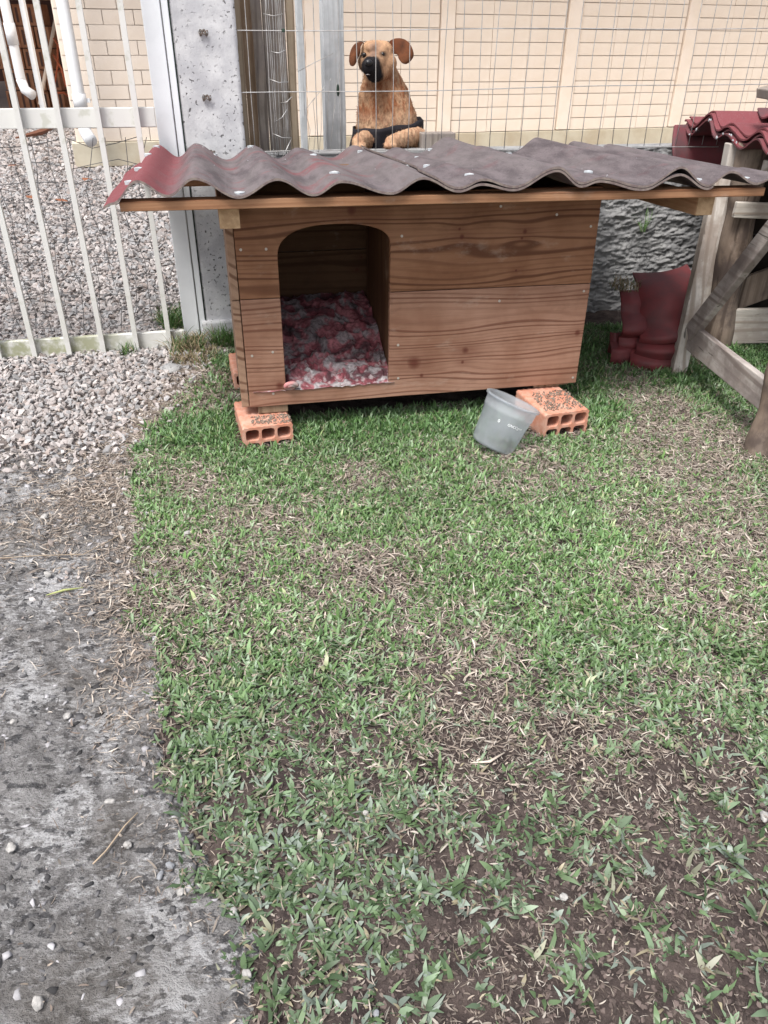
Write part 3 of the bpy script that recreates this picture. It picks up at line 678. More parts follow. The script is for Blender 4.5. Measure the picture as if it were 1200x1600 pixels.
tag(MB().tube([tuple(q+np.array([.0, .55, .05])), tuple(q+np.array([-.01, .2, .03])), tuple(q+np.array([-.06, -.32, .03]))], [.02, .032, .008], 5).build('bark_piece', simple('dark_bark', (.16, .07, .045), .8)), 'dark reddish bark strip lying on the gravel under the gate mid rail', 'bark')
for i, (px, py) in enumerate([(18, 258), (48, 308), (98, 313), (137, 280)]):
    q = onz(px, py, .035); n_ = 5
    pts = np.array([[math.cos(t)*.045*random.uniform(.6, 1.2), math.sin(t)*.03*random.uniform(.6, 1.2), random.uniform(-.008, .012)] for t in np.linspace(0, 6.0, 8)])
    Vv = np.vstack([[0, 0, .01], pts]); Ff = [[0, k+1, (k+1) % 8+1] for k in range(8)]
    o = link(np_mesh('dry_leaf', Vv, Ff, np.tile([[.22, .09, .05]], (9, 1))), 'dry_leaf', M['leafy'], loc=tuple(q))
    tag(o, ['reddish dead leaf on the far gravel by the left photo edge', 'reddish dead leaf on the gravel in the left gate bay', 'reddish dead leaf on the gravel in the middle of the gate', 'small brown dead leaf on the gravel below the downpipe'][i], 'leaf', 'dead leaves on the gravel')

# ------------------------------------------------------------------ white bar gate
GP = R(13); gu = np.array([math.cos(GP), math.sin(GP), 0]); gate = empty('gate', (-.794, 2.711, 0), GP)
tag(gate, 'white painted steel bar gate with algae on its bottom rail', 'gate')
MB().box((-.72, .021, .033), (1.56, .020, .066)).build('bottom_rail', M['gate'], gate, bevel=.002)
MB().box((-.72, .021, .763), (1.56, .020, .056)).build('mid_rail', M['gate'], gate, bevel=.002)
MB().box((-.72, .021, 1.60), (1.56, .020, .056)).build('top_rail', M['gate'], gate, bevel=.002)
bm_ = MB().box((0, 0, .815), (.0165, .020, 1.63)).mesh('bar')
for i in range(13):
    link(bm_, 'bar', M['gate'], gate, (.004-.1165*i, 0, -.002))
for i in range(27):      # light wire mesh tied behind the bars
    x = .0-.056*i; pts = []
    for k in range(9): pts.append((x+.009*math.sin(k*1.7+i*2.3)+random.uniform(-.004, .004)+(.02*math.sin(k*.9) if i < 5 else 0), .038+random.uniform(-.003, .003), .08+k*.078))
    MB().tube(pts, .0011, 4).build('wire', M['wire_dark'], gate, sm=True)
for j in range(11):
    pts = [(.0-.075*k, .040+random.uniform(-.003, .003), .09+.060*j+.007*math.sin(k*1.3+j)+random.uniform(-.004, .004) + (.02*math.sin(k*1.9+j*2) if (k < 4 and j > 4) else 0)) for k in range(20)]
    MB().tube(pts, .0011, 4).build('wire', M['wire_dark'], gate, sm=True)

# jamb: white channel profile
j = kempty('gate_jamb', -.16, .87); tag(j, 'white steel gate jamb with a folded groove beside the concrete post', 'gate post')
MB().box((-.010, .0, .84), (.056, .05, 1.64)).build('face', M['jamb'], j, bevel=.002)
MB().box((.0315, .006, .84), (.020, .05, 1.64)).build('edge_strip', M['jamb'], j, bevel=.002)
MB().box((.0195, .012, .84), (.0035, .04, 1.64)).build('groove', M['wire'], j)
MB().box((.0435, .012, .84), (.0035, .05, 1.64)).build('gap_strip', M['gap'], j)

# concrete post
cpst = kempty('concrete_post', -.016, .94); tag(cpst, 'pitted square concrete fence post, pale grey, beside the white jamb', 'post')
nn = 60; 
def rough_box(name, x0, x1, y0, y1, z0, z1, dx, amp, sc, m, parent, seed=0, top=True):
    def face(P, N):   # P(s,t) grid
        X, Y, Z = P; d = amp*(fbm(X*1.0+Z*.37, Y+Z, sc, 4, seed)-.5)*2
        d = d*1.0
        return X+N[0]*d, Y+N[1]*d, Z+N[2]*d
    Vs, Fs = [], []; off = 0
    def add(S_, T_, fn, N):
        nonlocal off
        X, Y, Z = fn(S_, T_); X, Y, Z = face((X, Y, Z), N); ny, nx = X.shape
        i = np.arange(nx*ny).reshape(ny, nx)+off
        Vs.append(np.stack([X, Y, Z], -1).reshape(-1, 3)); Fs.append(np.stack([i[:-1, :-1], i[:-1, 1:], i[1:, 1:], i[1:, :-1]], -1).reshape(-1, 4)); off += nx*ny
    sx = np.linspace(x0, x1, max(2, int((x1-x0)/dx))); sy = np.linspace(y0, y1, max(2, int((y1-y0)/dx))); sz = np.linspace(z0, z1, max(2, int((z1-z0)/dx)))
    A_, B_ = np.meshgrid(sx, sz); add(A_, B_, lambda a, b: (a, a*0+y0, b), (0, -1, 0))
    add(A_, B_, lambda a, b: (a, a*0+y1, b), (0, 1, 0))
    A_, B_ = np.meshgrid(sy, sz); add(A_, B_, lambda a, b: (a*0+x0, a, b), (-1, 0, 0)); add(A_, B_, lambda a, b: (a*0+x1, a, b), (1, 0, 0))
    A_, B_ = np.meshgrid(sx, sy); add(A_, B_, lambda a, b: (a, b, a*0+z1), (0, 0, 1))
    me = np_mesh(name, np.concatenate(Vs), np.concatenate(Fs))
    bm = bmesh.new(); bm.from_mesh(me); bmesh.ops.remove_doubles(bm, verts=bm.verts[:], dist=dx*.45); bmesh.ops.recalc_face_normals(bm, faces=bm.faces[:]); bm.to_mesh(me); bm.free(); smooth(me)
    return link(me, name, m, parent)
rough_box('shaft', -.100, .100, -.080, .08, -.03, 1.75, .012, .0022, 24, M['cpost'], cpst, 3)
rough_box('footing', -.112, .106, -.094, .09, -.03, .075, .01, .006, 18, M['cpost'], cpst, 5)
def tie(u, z, lab):
    t = kempty('wire_tie', u, .855, z); tag(t, lab, 'wire tie', 'twisted wire ties on the concrete post')
    for k in range(3):
        pts = [(.014*math.cos(a+k)*(1-.2*k), -.003*math.sin(3*a+k)-.003, .007*math.sin(a*2+k)+.003*math.sin(5*a)) for a in np.linspace(0, 6.3, 22)]
        MB().tube(pts, .0014, 5).build('loop', M['tie'], t, sm=True)
tie(-.02, .992, 'dark twisted wire tie highest on the concrete post')
tie(-.03, .812, 'dark twisted wire tie on the middle wire of the concrete post')
tie(-.035, .648, 'dark twisted wire tie low on the concrete post, just above the kennel roof')

# low rough wall
wl = kempty('low_wall', .09, .96); tag(wl, 'low rough-cast grey cement wall running behind the kennel', 'wall')
nx, nz = 520, 170
Xg, Zg = np.meshgrid(np.linspace(.0, 3.4, nx), np.linspace(-.05, .63, nz))
r1 = fbm(Xg, Zg*1.6, 22, 5, 71); r2 = np.abs(fbm(Xg*.8+Zg*.5, Zg*1.8, 30, 4, 72)-.5)*2
r3 = fbm(Xg*.6+Zg*.3, Zg*2.2, 60, 4, 73)
r4 = fbm(Xg, Zg, 130, 3, 74)
D = .008*(r1-.5)*2 + .006*(r3-.5)*2 - .003*(1-r2)**3 + .006*(r4-.5)*2
D[-1] = 0
o = link(grid_mesh('rendered_face', Xg, -.05-D, Zg), 'rendered_face', M['rough_wall'], wl)
MB().box((1.70, .012, .29), (3.4, .085, .685)).build('core', M['rough_wall'], wl)

# ------------------------------------------------------------------ timber behind the fence
def board(name, m, u0, u1, v, z0, z1, th, label, cat, parent=None, lean=0):
    e_ = kempty(name, (u0+u1)/2, v); tag(e_, label, cat)
    nseg = 10; bmx = MB()
    bm = bmx.bm; rings = []
    for i in range(nseg+1):
        z = z0+(z1-z0)*i/nseg; j_ = .002*math.sin(i*1.9+u0*30); hw = (u1-u0)/2
        rings.append([bm.verts.new((sx*hw+j_*(1 if sx > 0 else .3), sy*th/2, z)) for sx, sy in ((-1, -1), (1, -1), (1, 1), (-1, 1))])
    for A_, B_ in zip(rings, rings[1:]):
        for k in range(4): bm.faces.new((A_[k], A_[(k+1) % 4], B_[(k+1) % 4], B_[k]))
    bm.faces.new(rings[0][::-1]); bm.faces.new(rings[-1])
    bmx.build('board', m, e_, bevel=.003); return e_
def ku(px, v, z=.85):   # u of a pixel column at given v and height (read off at z)
    for it in range(1):
        d = fw*FPX + rt*(px-600) - upv*(110-800); o_ = np.array([0, 0, CZ]); t_ = ((KP+KV*v-o_)@KV)/(d@KV)
        return float((o_+d*t_-KP)@KU)
board('tan_batten', M['tan_z'], ku(372, 1.02), ku(382, 1.02), 1.02, 0, 1.6, .04, 'narrow tan batten standing right against the concrete post', 'batten')
board('brown_plank', M['brown_z'], ku(382.5, 1.06), ku(398, 1.06), 1.06, 0, 1.6, .03, 'dark brown upright plank just right of the tan batten', 'plank')
board('grey_brown_plank', M['greybrown_z'], ku(398, 1.10), ku(414, 1.10), 1.10, 0, 1.6, .03, 'light brown upright plank with a notched foot right of the dark brown one', 'plank')
board('weathered_plank', M['greybrown_z'], ku(415, 1.12), ku(449, 1.12), 1.12, 0, 1.6, .03, 'wide weathered grey plank behind the bundled wires', 'plank')
board('brown_edge_batten', M['tan_z'], ku(451, 1.10), ku(462, 1.10), 1.10, 0, 1.6, .04, 'thin light brown batten right of the bundled wires', 'batten')
board('pinkish_post', M['pale_z'], ku(466, 1.7), ku(476, 1.7), 1.7, 0, 1.7, .05, 'slim pale post farther back, left of the weathered square post', 'post')
e_ = board('weathered_post', M['pale_z'], ku(504, 1.45), ku(536, 1.45), 1.45, 0, 1.75, .09, 'bluish grey weathered square post with a dark knot left of the dog', 'post')
MB().sphere((.012, -.0455, .80), (.006, .003, .022), 10).build('knot_hole', M['gap'], e_, sm=True)

# ------------------------------------------------------------------ wire mesh fence
fence = kempty('wire_fence', .0, .87); tag(fence, 'welded galvanised wire mesh fence stretched above the low wall', 'wire fence')
HZ = [(.998, 1.02), (.822, .846), (.648, .632)]
for (za, zb) in HZ+[(1.17, 1.19), (1.34, 1.35)]:
    pts = [(u, -.004+.002*math.sin(u*7), za+(zb-za)*min(u/2.0, 1.6)+.0025*math.sin(u*5+za*9)) for u in np.linspace(-.03, 3.4, 28)]
    MB().tube(pts, .0016, 5).build('wire', M['wire'], fence, sm=True)
vx = [390, 421, 493, 530, 557, 586, 613, 640, 668, 695, 721, 748, 774, 799, 824, 850, 875, 899, 924, 949, 974, 999, 1025, 1051, 1077, 1099, 1121, 1144, 1167, 1191]
us_ = [ku(px, .87) for px in vx]
while us_[-1] < 3.3: us_.append(us_[-1]+.0535)
for i, u in enumerate(us_):
    k = random.uniform(-.004, .004)
    pts = [(u+k*math.sin(z*6)+random.uniform(-.0012, .0012), random.uniform(-.001, .001), z) for z in np.linspace(.642 if i != 1 else .62, 1.45, 9)]
    MB().tube(pts, .0015, 5).build('wire', M['wire'], fence, sm=True)
# the folded-over end of the mesh: bundle of wires
bd = kempty('mesh_bundle', ku(440, .93), .93); tag(bd, 'bundled end of wire mesh with many close upright wires by the grey plank', 'wire bundle')
for i in range(9):
    x = (i-5)*.0065+random.uniform(-.002, .002)
    MB().tube([(x+random.uniform(-.003, .003)+.004*math.sin(z*4+i), random.uniform(-.012, .012), z) for z in np.linspace(.60, 1.5, 8)], .0014, 5).build('wire', M['wire'], bd, sm=True)
for (x0, z0, x1, z1) in [(-.050, .985+.06, .012, .985+.06), (-.032, .94, .016, .945), (-.045, .862, .02, .853), (-.01, .79, .03, .81), (-.045, .698, .022, .683), (-.035, .60, .02, .68), (-.03, .735, .01, .77)]:
    MB().tube([(x0, -.01, z0), ((x0+x1)/2, -.02, (z0+z1)/2-.006), (x1, -.01, z1)], .0015, 5).build('wire', M['wire'], bd, sm=True)
tag(MB().box(tuple(KW(ku(446, .86), .862, 1.0)), (.010, .008, .010)).build('cable_tie', M['gap'], bevel=.002), 'small black cable tie on the top visible wire', 'cable tie')
m_ = kempty('loose_wire', ku(490, 1.0), 1.0); tag(m_, 'thin stray wires curling between the grey plank and the weathered post', 'wire')
for k in range(5):
    x = -.03+.02*k
    MB().tube([(x, 0, .63), (x+.01, 0, .70), (x-.006+.01*k, 0, .76+.03*k), (x+.03, .0, .80+.02*k)], .0009, 4).build('strand', M['wire'], m_, sm=True)
MB().tube([(-.055, 0, .88), (0, 0, .905), (.07, 0, .935)], .0012, 4).build('strand', M['wire'], m_, sm=True)
tag(MB().box(tuple(KW(.80, 1.03, .655)), (.13, .055, .055), Matrix.Rotation(PH, 3, 'Z')).build('timber_offcut', M['greybrown_z'], bevel=.004), 'grey timber offcut lying on the wall right of the dog', 'timber')

# ------------------------------------------------------------------ dog
def dog():
    root = kempty('dog', .62, 1.2); tag(root, 'tan dog with black muzzle and folded brown ears, front paws up on the wall', 'dog')
    O = np.array([.62, 1.2, 0])
    bmx = bmesh.new(); bmesh.ops.create_icosphere(bmx, subdivisions=3, radius=1.0); bmx.verts.index_update()
    SV = np.array([q.co[:] for q in bmx.verts]); SF = np.array([[q.index for q in f.verts] for f in bmx.faces]); bmx.free()
    LV, LF = [], []
    def add(c, r): LF.append(SF+len(LV)*len(SV)); LV.append(SV*np.array(r)+np.array(c))
    def sp(u, v, z, r): add((u-O[0], v-O[1], z), r)
    def cap(pts, n=16):
        for (a, b) in zip(pts, pts[1:]):
            a = np.array(a); b = np.array(b); k = max(2, int(np.linalg.norm(b[:3]-a[:3])/(.22*min(a[3], b[3]))))
            for t in np.linspace(0, 1, k+1):
                q = a+(b-a)*t; add((q[0]-O[0], q[1]-O[1], q[2]), q[3])
    sp(.588, 1.130, .922, (.060, .072, .052)); sp(.566, 1.122, .942, (.036, .045, .031)); sp(.612, 1.124, .942, (.036, .045, .031)); sp(.560, 1.085, .948, (.020, .02, .014)); sp(.602, 1.088, .948, (.022, .02, .014))
    sp(.548, 1.095, .905, .034); sp(.622, 1.105, .902, .037); sp(.607, 1.12, .885, .042)
    cap([(.580, 1.095, .905, .040), (.560, 1.055, .897, .034), (.545, 1.030, .894, .0295)])
    cap([(.592, 1.09, .876, .034), (.560, 1.045, .868, .024)])
    cap([(.604, 1.160, .885, .056), (.618, 1.178, .84, .071), (.628, 1.180, .78, .097), (.640, 1.18, .70, .118), (.648, 1.22, .60, .124), (.655, 1.30, .46, .118), (.655, 1.37, .36, .10), (.655, 1.40, .30, .098)])
    cap([(.565, 1.16, .640, .046), (.532, 1.075, .655, .031), (.500, 1.01, .660, .024), (.492, .985, .654, .022)])
    cap([(.725, 1.16, .645, .048), (.738, 1.085, .664, .034), (.684, 1.035, .666, .029), (.628, .995, .658, .025), (.615, .985, .655, .023)])
    for k in range(4):
        cap([(.480+.011*k, .978, .652, .0095), (.478+.011*k, .960-.004*(k in (1, 2)), .6465, .0085)], 10)
        cap([(.594+.012*k, .975, .652, .0095), (.590+.012*k, .958-.004*(k in (1, 2)), .6465, .0085)], 10)
    for s in (-1, 1):
        x = .655+s*.06
        cap([(x, 1.38, .30, .072), (x+s*.01, 1.30, .20, .048), (x+s*.01, 1.36, .12, .030), (x+s*.01, 1.42, .09, .024), (x+s*.01, 1.40, .035, .020), (x+s*.01, 1.35, .022, .022)])
    cap([(.655, 1.48, .31, .026), (.66, 1.58, .26, .018), (.67, 1.66, .20, .010)])
    me = np_mesh('body', np.concatenate(LV), np.concatenate(LF)); o = link(me, 'body_tmp', M['fur'])
    rm = o.modifiers.new('r', 'REMESH'); rm.mode = 'VOXEL'; rm.voxel_size = .0048
    smm = o.modifiers.new('s', 'SMOOTH'); smm.iterations = 5; smm.factor = .6
    dg = bpy.context.evaluated_depsgraph_get(); ev = o.evaluated_get(dg); me2 = bpy.data.meshes.new_from_object(ev, depsgraph=dg)
    bpy.data.objects.remove(o); bpy.data.meshes.remove(me)
    n = len(me2.vertices); P = np.empty(n*3, np.float32); me2.vertices.foreach_get('co', P); P = P.reshape(-1, 3)
    N = np.empty(n*3, np.float32); me2.vertices.foreach_get('normal', N); N = N.reshape(-1, 3)
    Q = P+O; nz = fbm(Q[:, 0]*3+Q[:, 1], Q[:, 2], 38, 4, 5); nf = fbm(Q[:, 0]*2, Q[:, 2]*.7, 90, 3, 6)
    P2 = P + N*((nf-.5)*.006*(Q[:, 2] < .87)+(nf-.5)*.002)[:, None]
    me2.vertices.foreach_set('co', P2.astype(np.float32).ravel())
    c = np.tile([[.47, .28, .165]], (n, 1)).astype(float)
    c = c*(1-.55*(sstep(.40, .66, .6*nz+.4*nf)[:, None])*np.array([[.75, 1.15, 1.3]])*(sstep(.90, .84, Q[:, 2]))[:, None])*(.85+.3*nf[:, None])
    pale = sstep(.76, .72, Q[:, 2])*.35; c = c*(1-pale[:, None])+pale[:, None]*np.array([[.62, .44, .30]])
    dk = np.exp(-((Q[:, 0]-.615)**2/.002+(Q[:, 2]-.80)**2/.003))*.6; c = c*(1-dk[:, None])+dk[:, None]*np.array([[.24, .10, .045]])  # neck: reddish fur, with the shadow below the jaw painted in
    # black muzzle
    ax = np.array([.545-.585, 1.02-1.10, -.008]); La = np.linalg.norm(ax); ax /= La
    rel = Q-np.array([.585, 1.10, .895]); al = rel@ax; rad = np.linalg.norm(rel-al[:, None]*ax, axis=1)
    top = sstep(.905, .93, Q[:, 2])*.0
    m = sstep(.022, .058, al+.020*(nf-.5)+(.893-Q[:, 2])*.55-.5*np.clip(Q[:, 0]-.572, 0, .05))*(rad < .09)*(Q[:, 2] > .83)*(Q[:, 2] < .925)
    c = c*(1-m[:, None])+m[:, None]*np.array([[.014, .012, .014]])
    br = sstep(-.03, .03, al)*sstep(.87, .90, Q[:, 2])*np.exp(-((rel[:, 0]-(rel[:, 1])*.5)/.022)**2)*.75*(1-m); c = c*(1-br[:, None])+br[:, None]*np.array([[.13, .085, .075]])
    for (eu, ez) in ((.527, .929), (.600, .932)):
        g = np.exp(-(((Q[:, 0]-eu)/.0165)**2+((Q[:, 2]-ez)/.0085)**2)**1.5)*(Q[:, 1] < 1.12); c = c*(1-.9*g[:, None])+.9*g[:, None]*np.array([[.02, .013, .01]])
    a = me2.color_attributes.get('Col') or me2.color_attributes.new('Col', 'FLOAT_COLOR', 'POINT')
    cc = np.ones((n, 4), np.float32); cc[:, :3] = np.clip(c, 0, 1); a.data.foreach_set('color', cc.ravel())
    smooth(me2); link(me2, 'body', M['fur'], root)
    me2.name = 'dog_body'
    # short fur tips so the outline is not smooth
    idx = rng.choice(n, 32000, p=None); az = None
    base = P2[idx]; nn_ = N[idx]; down = np.array([0, 0, -1.]); tdir = nn_*.55+down*.75+rng.normal(0, .30, (len(idx), 3)); tdir /= np.linalg.norm(tdir, axis=1)[:, None]
    sv = np.cross(tdir, nn_); sv /= np.linalg.norm(sv, axis=1)[:, None]+1e-6
    Lh = rng.uniform(.005, .011, len(idx))*np.where(Q[idx, 2] > .84, .45, 1)
    A_ = base-sv*.0008; B_ = base+sv*.0008; T_ = base+tdir*Lh[:, None]
    VV = np.stack([A_, B_, T_], 1).reshape(-1, 3); FF = np.arange(len(VV)).reshape(-1, 3)
    CC = np.repeat(c[idx]*rng.uniform(.7, 1.3, (len(idx), 1)), 3, 0)
    o = link(np_mesh('fur', VV, FF, CC), 'fur', M['fur'], root); o['kind'] = 'stuff'
    # ears
    def ear(grid, name='ear'):
        g = np.array(grid, float)-O; ny, nx = g.shape[:2]; i = np.arange(nx*ny).reshape(ny, nx)
        Ff = np.stack([i[:-1, :-1], i[:-1, 1:], i[1:, 1:], i[1:, :-1]], -1).reshape(-1, 4)
        rw = np.repeat(np.linspace(0, 1, ny), nx)[:, None]; cols = (np.array([[.11, .036, .016]])*(1-rw)+np.array([[.19, .075, .036]])*rw**1.5)*rng.uniform(.45, 1.5, (nx*ny, 1))
        o = link(np_mesh(name, g.reshape(-1, 3), Ff, cols), name, M['fur'], root)
        s = o.modifiers.new('t', 'SOLIDIFY'); s.thickness = .006; s.offset = 0
        q = o.modifiers.new('s', 'SUBSURF'); q.levels = 2; q.render_levels = 2
    ear([[(.530, 1.100, .958), (.538, 1.12, .964), (.548, 1.14, .962)],
         [(.508, 1.098, .965), (.516, 1.09, .970), (.532, 1.09, .966)],
         [(.490, 1.090, .950), (.500, 1.070, .952), (.520, 1.074, .950)],
         [(.480, 1.085, .925), (.496, 1.062, .930), (.522, 1.070, .935)],
         [(.480, 1.085, .902), (.490, 1.066, .903), (.508, 1.072, .912)],
         [(.487, 1.083, .893), (.494, 1.070, .893), (.501, 1.074, .898)]])
    ear([[(.630, 1.13, .970), (.636, 1.125, .956), (.642, 1.12, .930)],
         [(.654, 1.11, .982), (.656, 1.10, .965), (.650, 1.10, .930)],
         [(.684, 1.10, .980), (.680, 1.082, .958), (.658, 1.085, .928)],
         [(.706, 1.09, .966), (.692, 1.074, .940), (.656, 1.080, .918)],
         [(.722, 1.09, .932), (.696, 1.072, .922), (.664, 1.078, .910)],
         [(.716, 1.09, .918), (.690, 1.076, .894), (.668, 1.076, .905)]])
    for (eu, ev_, ez) in ((.5335, 1.0725, .9285), (.5985, 1.0668, .9305)):
        e_ = MB().sphere((eu-O[0], ev_-O[1], ez), .0080, 14).build('eye', M['eye'], root, sm=True)
    MB().sphere((.5365-O[0], 1.004-O[1], .907), (.0135, .010, .0100), 16).build('nose', M['nose'], root, sm=True)
    MB().tube([(.527-O[0], 1.012-O[1], .870), (.535-O[0], 1.008-O[1], .871), (.543-O[0], 1.011-O[1], .870)], [.0008, .0016, .0008], 6).build('lip', simple('lip_highlight', (.25, .23, .23), .5), root, sm=True)  # small pale grey streak standing in for a highlight on the lip
    # black vest round the chest
    nA, nH = 56, 8; g = np.zeros((nH, nA+1, 3))
    for i in range(nH):
        for k in range(nA+1):
            t = i/(nH-1); a = 2*math.pi*k/nA; cu, cv = math.cos(a), math.sin(a)
            top_ = .702+.016*cu; bot = .60; z = bot+(top_-bot)*t
            r_ = .145-.012*t+.0025*math.sin(9*a+t*5)
            cx_ = .644; cy_ = 1.215-.038*(z-.60)/.1
            g[i, k] = (cx_+r_*cu-O[0], cy_+r_*cv-O[1], z+.003*math.sin(7*a)*t)
    i_ = np.arange(nH*(nA+1)).reshape(nH, nA+1); Ff = np.stack([i_[:-1, :-1], i_[:-1, 1:], i_[1:, 1:], i_[1:, :-1]], -1).reshape(-1, 4)
    o = link(np_mesh('vest', g.reshape(-1, 3), Ff), 'vest', M['black_cloth'], root); s = o.modifiers.new('t', 'SOLIDIFY'); s.thickness = .004
dog()

# ------------------------------------------------------------------ kennel
ken = empty('dog_kennel', KP, PH); tag(ken, 'wooden dog kennel of pine planks with an arched doorway, raised on bricks', 'dog kennel')
def plank_poly(name, outline, y0, th, m, parent):
    bm = bmesh.new(); f = [bm.verts.new((x, y0, z)) for x, z in outline]
    fc = bm.faces.new(f);     r = bmesh.ops.extrude_face_region(bm, geom=bm.faces[:])
    for v in [g for g in r['geom'] if isinstance(g, bmesh.types.BMVert)]: v.co.y += th
    bmesh.ops.recalc_face_normals(bm, faces=bm.faces[:])
    me = bpy.data.meshes.new(name); bm.to_mesh(me); bm.free(); o = link(me, name, m, parent); add_bevel(o, .0018, 2); return o
arch = []
cxa, zta = .254, .580
for t in np.linspace(0, math.pi, 25):
    cs, sn = math.cos(math.pi-t), math.sin(math.pi-t)
    ex = .62
    x = cxa + (.149)*np.sign(cs)*abs(cs)**.85
    zb = .500 if cs < 0 else .522
    z = zb + (zta-zb)*abs(sn)**.80
    arch.append((x, z))
up_out = [(0, .3985), (.105, .3985)] + arch + [(.403, .3985), (.990, .3935), (.985, .652), (-.001, .652)]
lo_out = [(0, .090), (.990, .090), (.990, .3915), (.403, .3962), (.403, .135), (.105, .135), (.105, .3962), (0, .3965)]
plank_poly('upper_front_plank', up_out, 0, .020, M['plank_up'], ken)
plank_poly('lower_front_plank', lo_out, 0, .020, M['plank_lo'], ken)
for (z0, z1) in ((.092, .395), (.3975, .650)):
    MB().box((-.012, .262, (z0+z1)/2), (.020, .52, z1-z0)).build('side_plank', M['plank_side'], ken, bevel=.002)
    MB().box((.979, .276, (z0+z1)/2), (.020, .50, z1-z0)).build('side_plank', M['plank_side'], ken, bevel=.002)
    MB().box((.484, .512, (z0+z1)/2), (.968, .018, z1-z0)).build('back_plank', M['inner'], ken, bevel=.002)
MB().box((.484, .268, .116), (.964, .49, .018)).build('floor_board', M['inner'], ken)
MB().box((.430, .235, .38), (.018, .42, .50)).build('partition', wood('partition_wood', (.10, .045, .022), (.14, .07, .035), (.06, .022, .01), 'z', 40, .02, (), .7), ken, bevel=.002)  # partition pine darkened likewise for the shade inside
MB().box((.016, .040, .37), (.034, .034, .50)).build('corner_stud', M['inner'], ken, bevel=.002)
MB().box((.03, .49, .37), (.034, .022, .50)).build('corner_stud', M['inner'], ken, bevel=.002)
MB().box((.953, .040, .37), (.034, .034, .50)).build('corner_stud', M['inner'], ken, bevel=.002)
# beams
MB().beam((-.248, -.130, .6640), (1.365, -.130, .6530), .045, .021).build('front_beam', M['beam'], ken, bevel=.002)
MB().beam((-.225, .60, .606), (1.33, .60, .600), .045, .036).build('rear_beam', M['beam'], ken, bevel=.002)
endg = simple('end_grain', (.52, .36, .22), .8, .2, (.36, .23, .13), 60, .5, 200)
for (u, zz, sk) in ((-.010, .6275, 0), (1.222, .6185, 0)):
    b_ = MB().beam((u, -.118, zz), (u+.0, .63, zz-.034), .048, .050).build('side_beam', M['beam_y'], ken, bevel=.002)
    MB().box((u, -.1195, zz), (.047, .003, .049)).build('end_face', endg, b_)
for (u, z) in [(.013, .526), (.077, .525), (.018, .243), (.075, .250), (.068, .128), (.433, .544), (.428, .247), (.430, .147), (.861, .584), (.972, .372), (.977, .108), (.719, .357), (.965, .55), (.70, .61)]:
    MB().tube([(u, .001, z), (u, -.0012, z)], .0035, 10).build('screw', M['nail'], ken)
for (u, v, zc, hh) in ((.065, .055, .0775, .022), (.90, .06, .084, .010), (.075, .44, .077, .025), (.88, .44, .077, .025)):
    MB().box((u, v, zc), (.085, .10, hh)).build('foot_block', M['brown_z'], ken, bevel=.002)
MB().box((.948, .04, .0835), (.05, .045, .0105)).build('foot_block', M['plank_side'], ken, bevel=.002)

# roof sheets -----------------------------------------------------
PU = np.array([-.285, -.262, -.202, -.14, -.08, .015, .104, .186, .251, .368, .444, .533, .588, .671, .776, .845, .889, 1.011, 1.105, 1.189, 1.247, 1.326, 1.385])
PZ = np.array([.668, .676, .717, .688, .719, .681, .714, .681, .706, .680, .709, .680, .693, .679, .717, .683, .693, .672, .702, .670, .699, .671, .690])
def cosint(u):
    i = np.clip(np.searchsorted(PU, u)-1, 0, len(PU)-2); t = (u-PU[i])/(PU[i+1]-PU[i]); t = np.clip(t, 0, 1)
    t = (1-np.cos(np.pi*t))/2; return PZ[i]*(1-t)+PZ[i+1]*t
SLOPE = -.040; VB = .80
def roof_z(u, v): 
    z = cosint(u); base = .679; amp = 1.08+.20*sstep(.1, .8, v)
    return base+(z-base)*amp-.006*sstep(.1, .8, v) + SLOPE*(v+.15) + .004*np.sin(v*5+u*3)*(v > 0)
def sheet(name, u0, u1, dz, label, v0=-.165, v1=VB, over=0, u0b=None):
    nu, nv = int((u1-u0)/.006)+1, 44
    t = np.linspace(0, 1, nu)[None]*np.ones((nv, 1)); v = (np.linspace(v0, v1, nv)[:, None])*np.ones((1, nu))
    ua = u0+(0 if u0b is None else (u0b-u0)*(v-v0)/(v1-v0)); u = ua+(u1-ua)*t
    u = u+.0035*np.sin(v*14+u0*9)*(t < .02)
    vv = v+.004*(fbm(u, v*0, 40, 3, 9)-.5)*(np.abs(v-v0) < .001)
    zt = roof_z(u, v)+dz(u, v)+.0015*(fbm(u, v, 12, 2, 33)-.5); th = .0055
    Vt = np.stack([u, vv, zt], -1).reshape(-1, 3); Vb = Vt-[0, 0, th]; N_ = nu*nv
    i = np.arange(N_).reshape(nv, nu); q = lambda a: np.stack([a[:-1, :-1], a[:-1, 1:], a[1:, 1:], a[1:, :-1]], -1).reshape(-1, 4)
    F = [q(i), q(i+N_)[:, ::-1]]; 
    V = np.concatenate([Vt, Vb])
    me = np_mesh(name, V, np.concatenate(F)); o = link(me, name, M['sheet'], ken); o['label'] = label
    # cut edge as its own strip on the rim
    ring = [i[0, :], i[:, -1], i[-1, ::-1], i[::-1, 0]]; ring = np.concatenate([r[:-1] for r in ring]); nr = len(ring)
    Ve = np.concatenate([V[ring], V[ring+N_]]); k = np.arange(nr); Fe = np.stack([k, k+nr, (k+1) % nr+nr, (k+1) % nr], -1)
    c = V[ring].mean(0); 
    me2 = np_mesh('cut_edge', Ve, Fe, None, False); link(me2, 'cut_edge', M['sheet_edge'], o)
    return o
sheet('roof_sheet', -.285, 1.205, lambda u, v: 0*u, 'corrugated sheet with a faded red left edge, the left one')
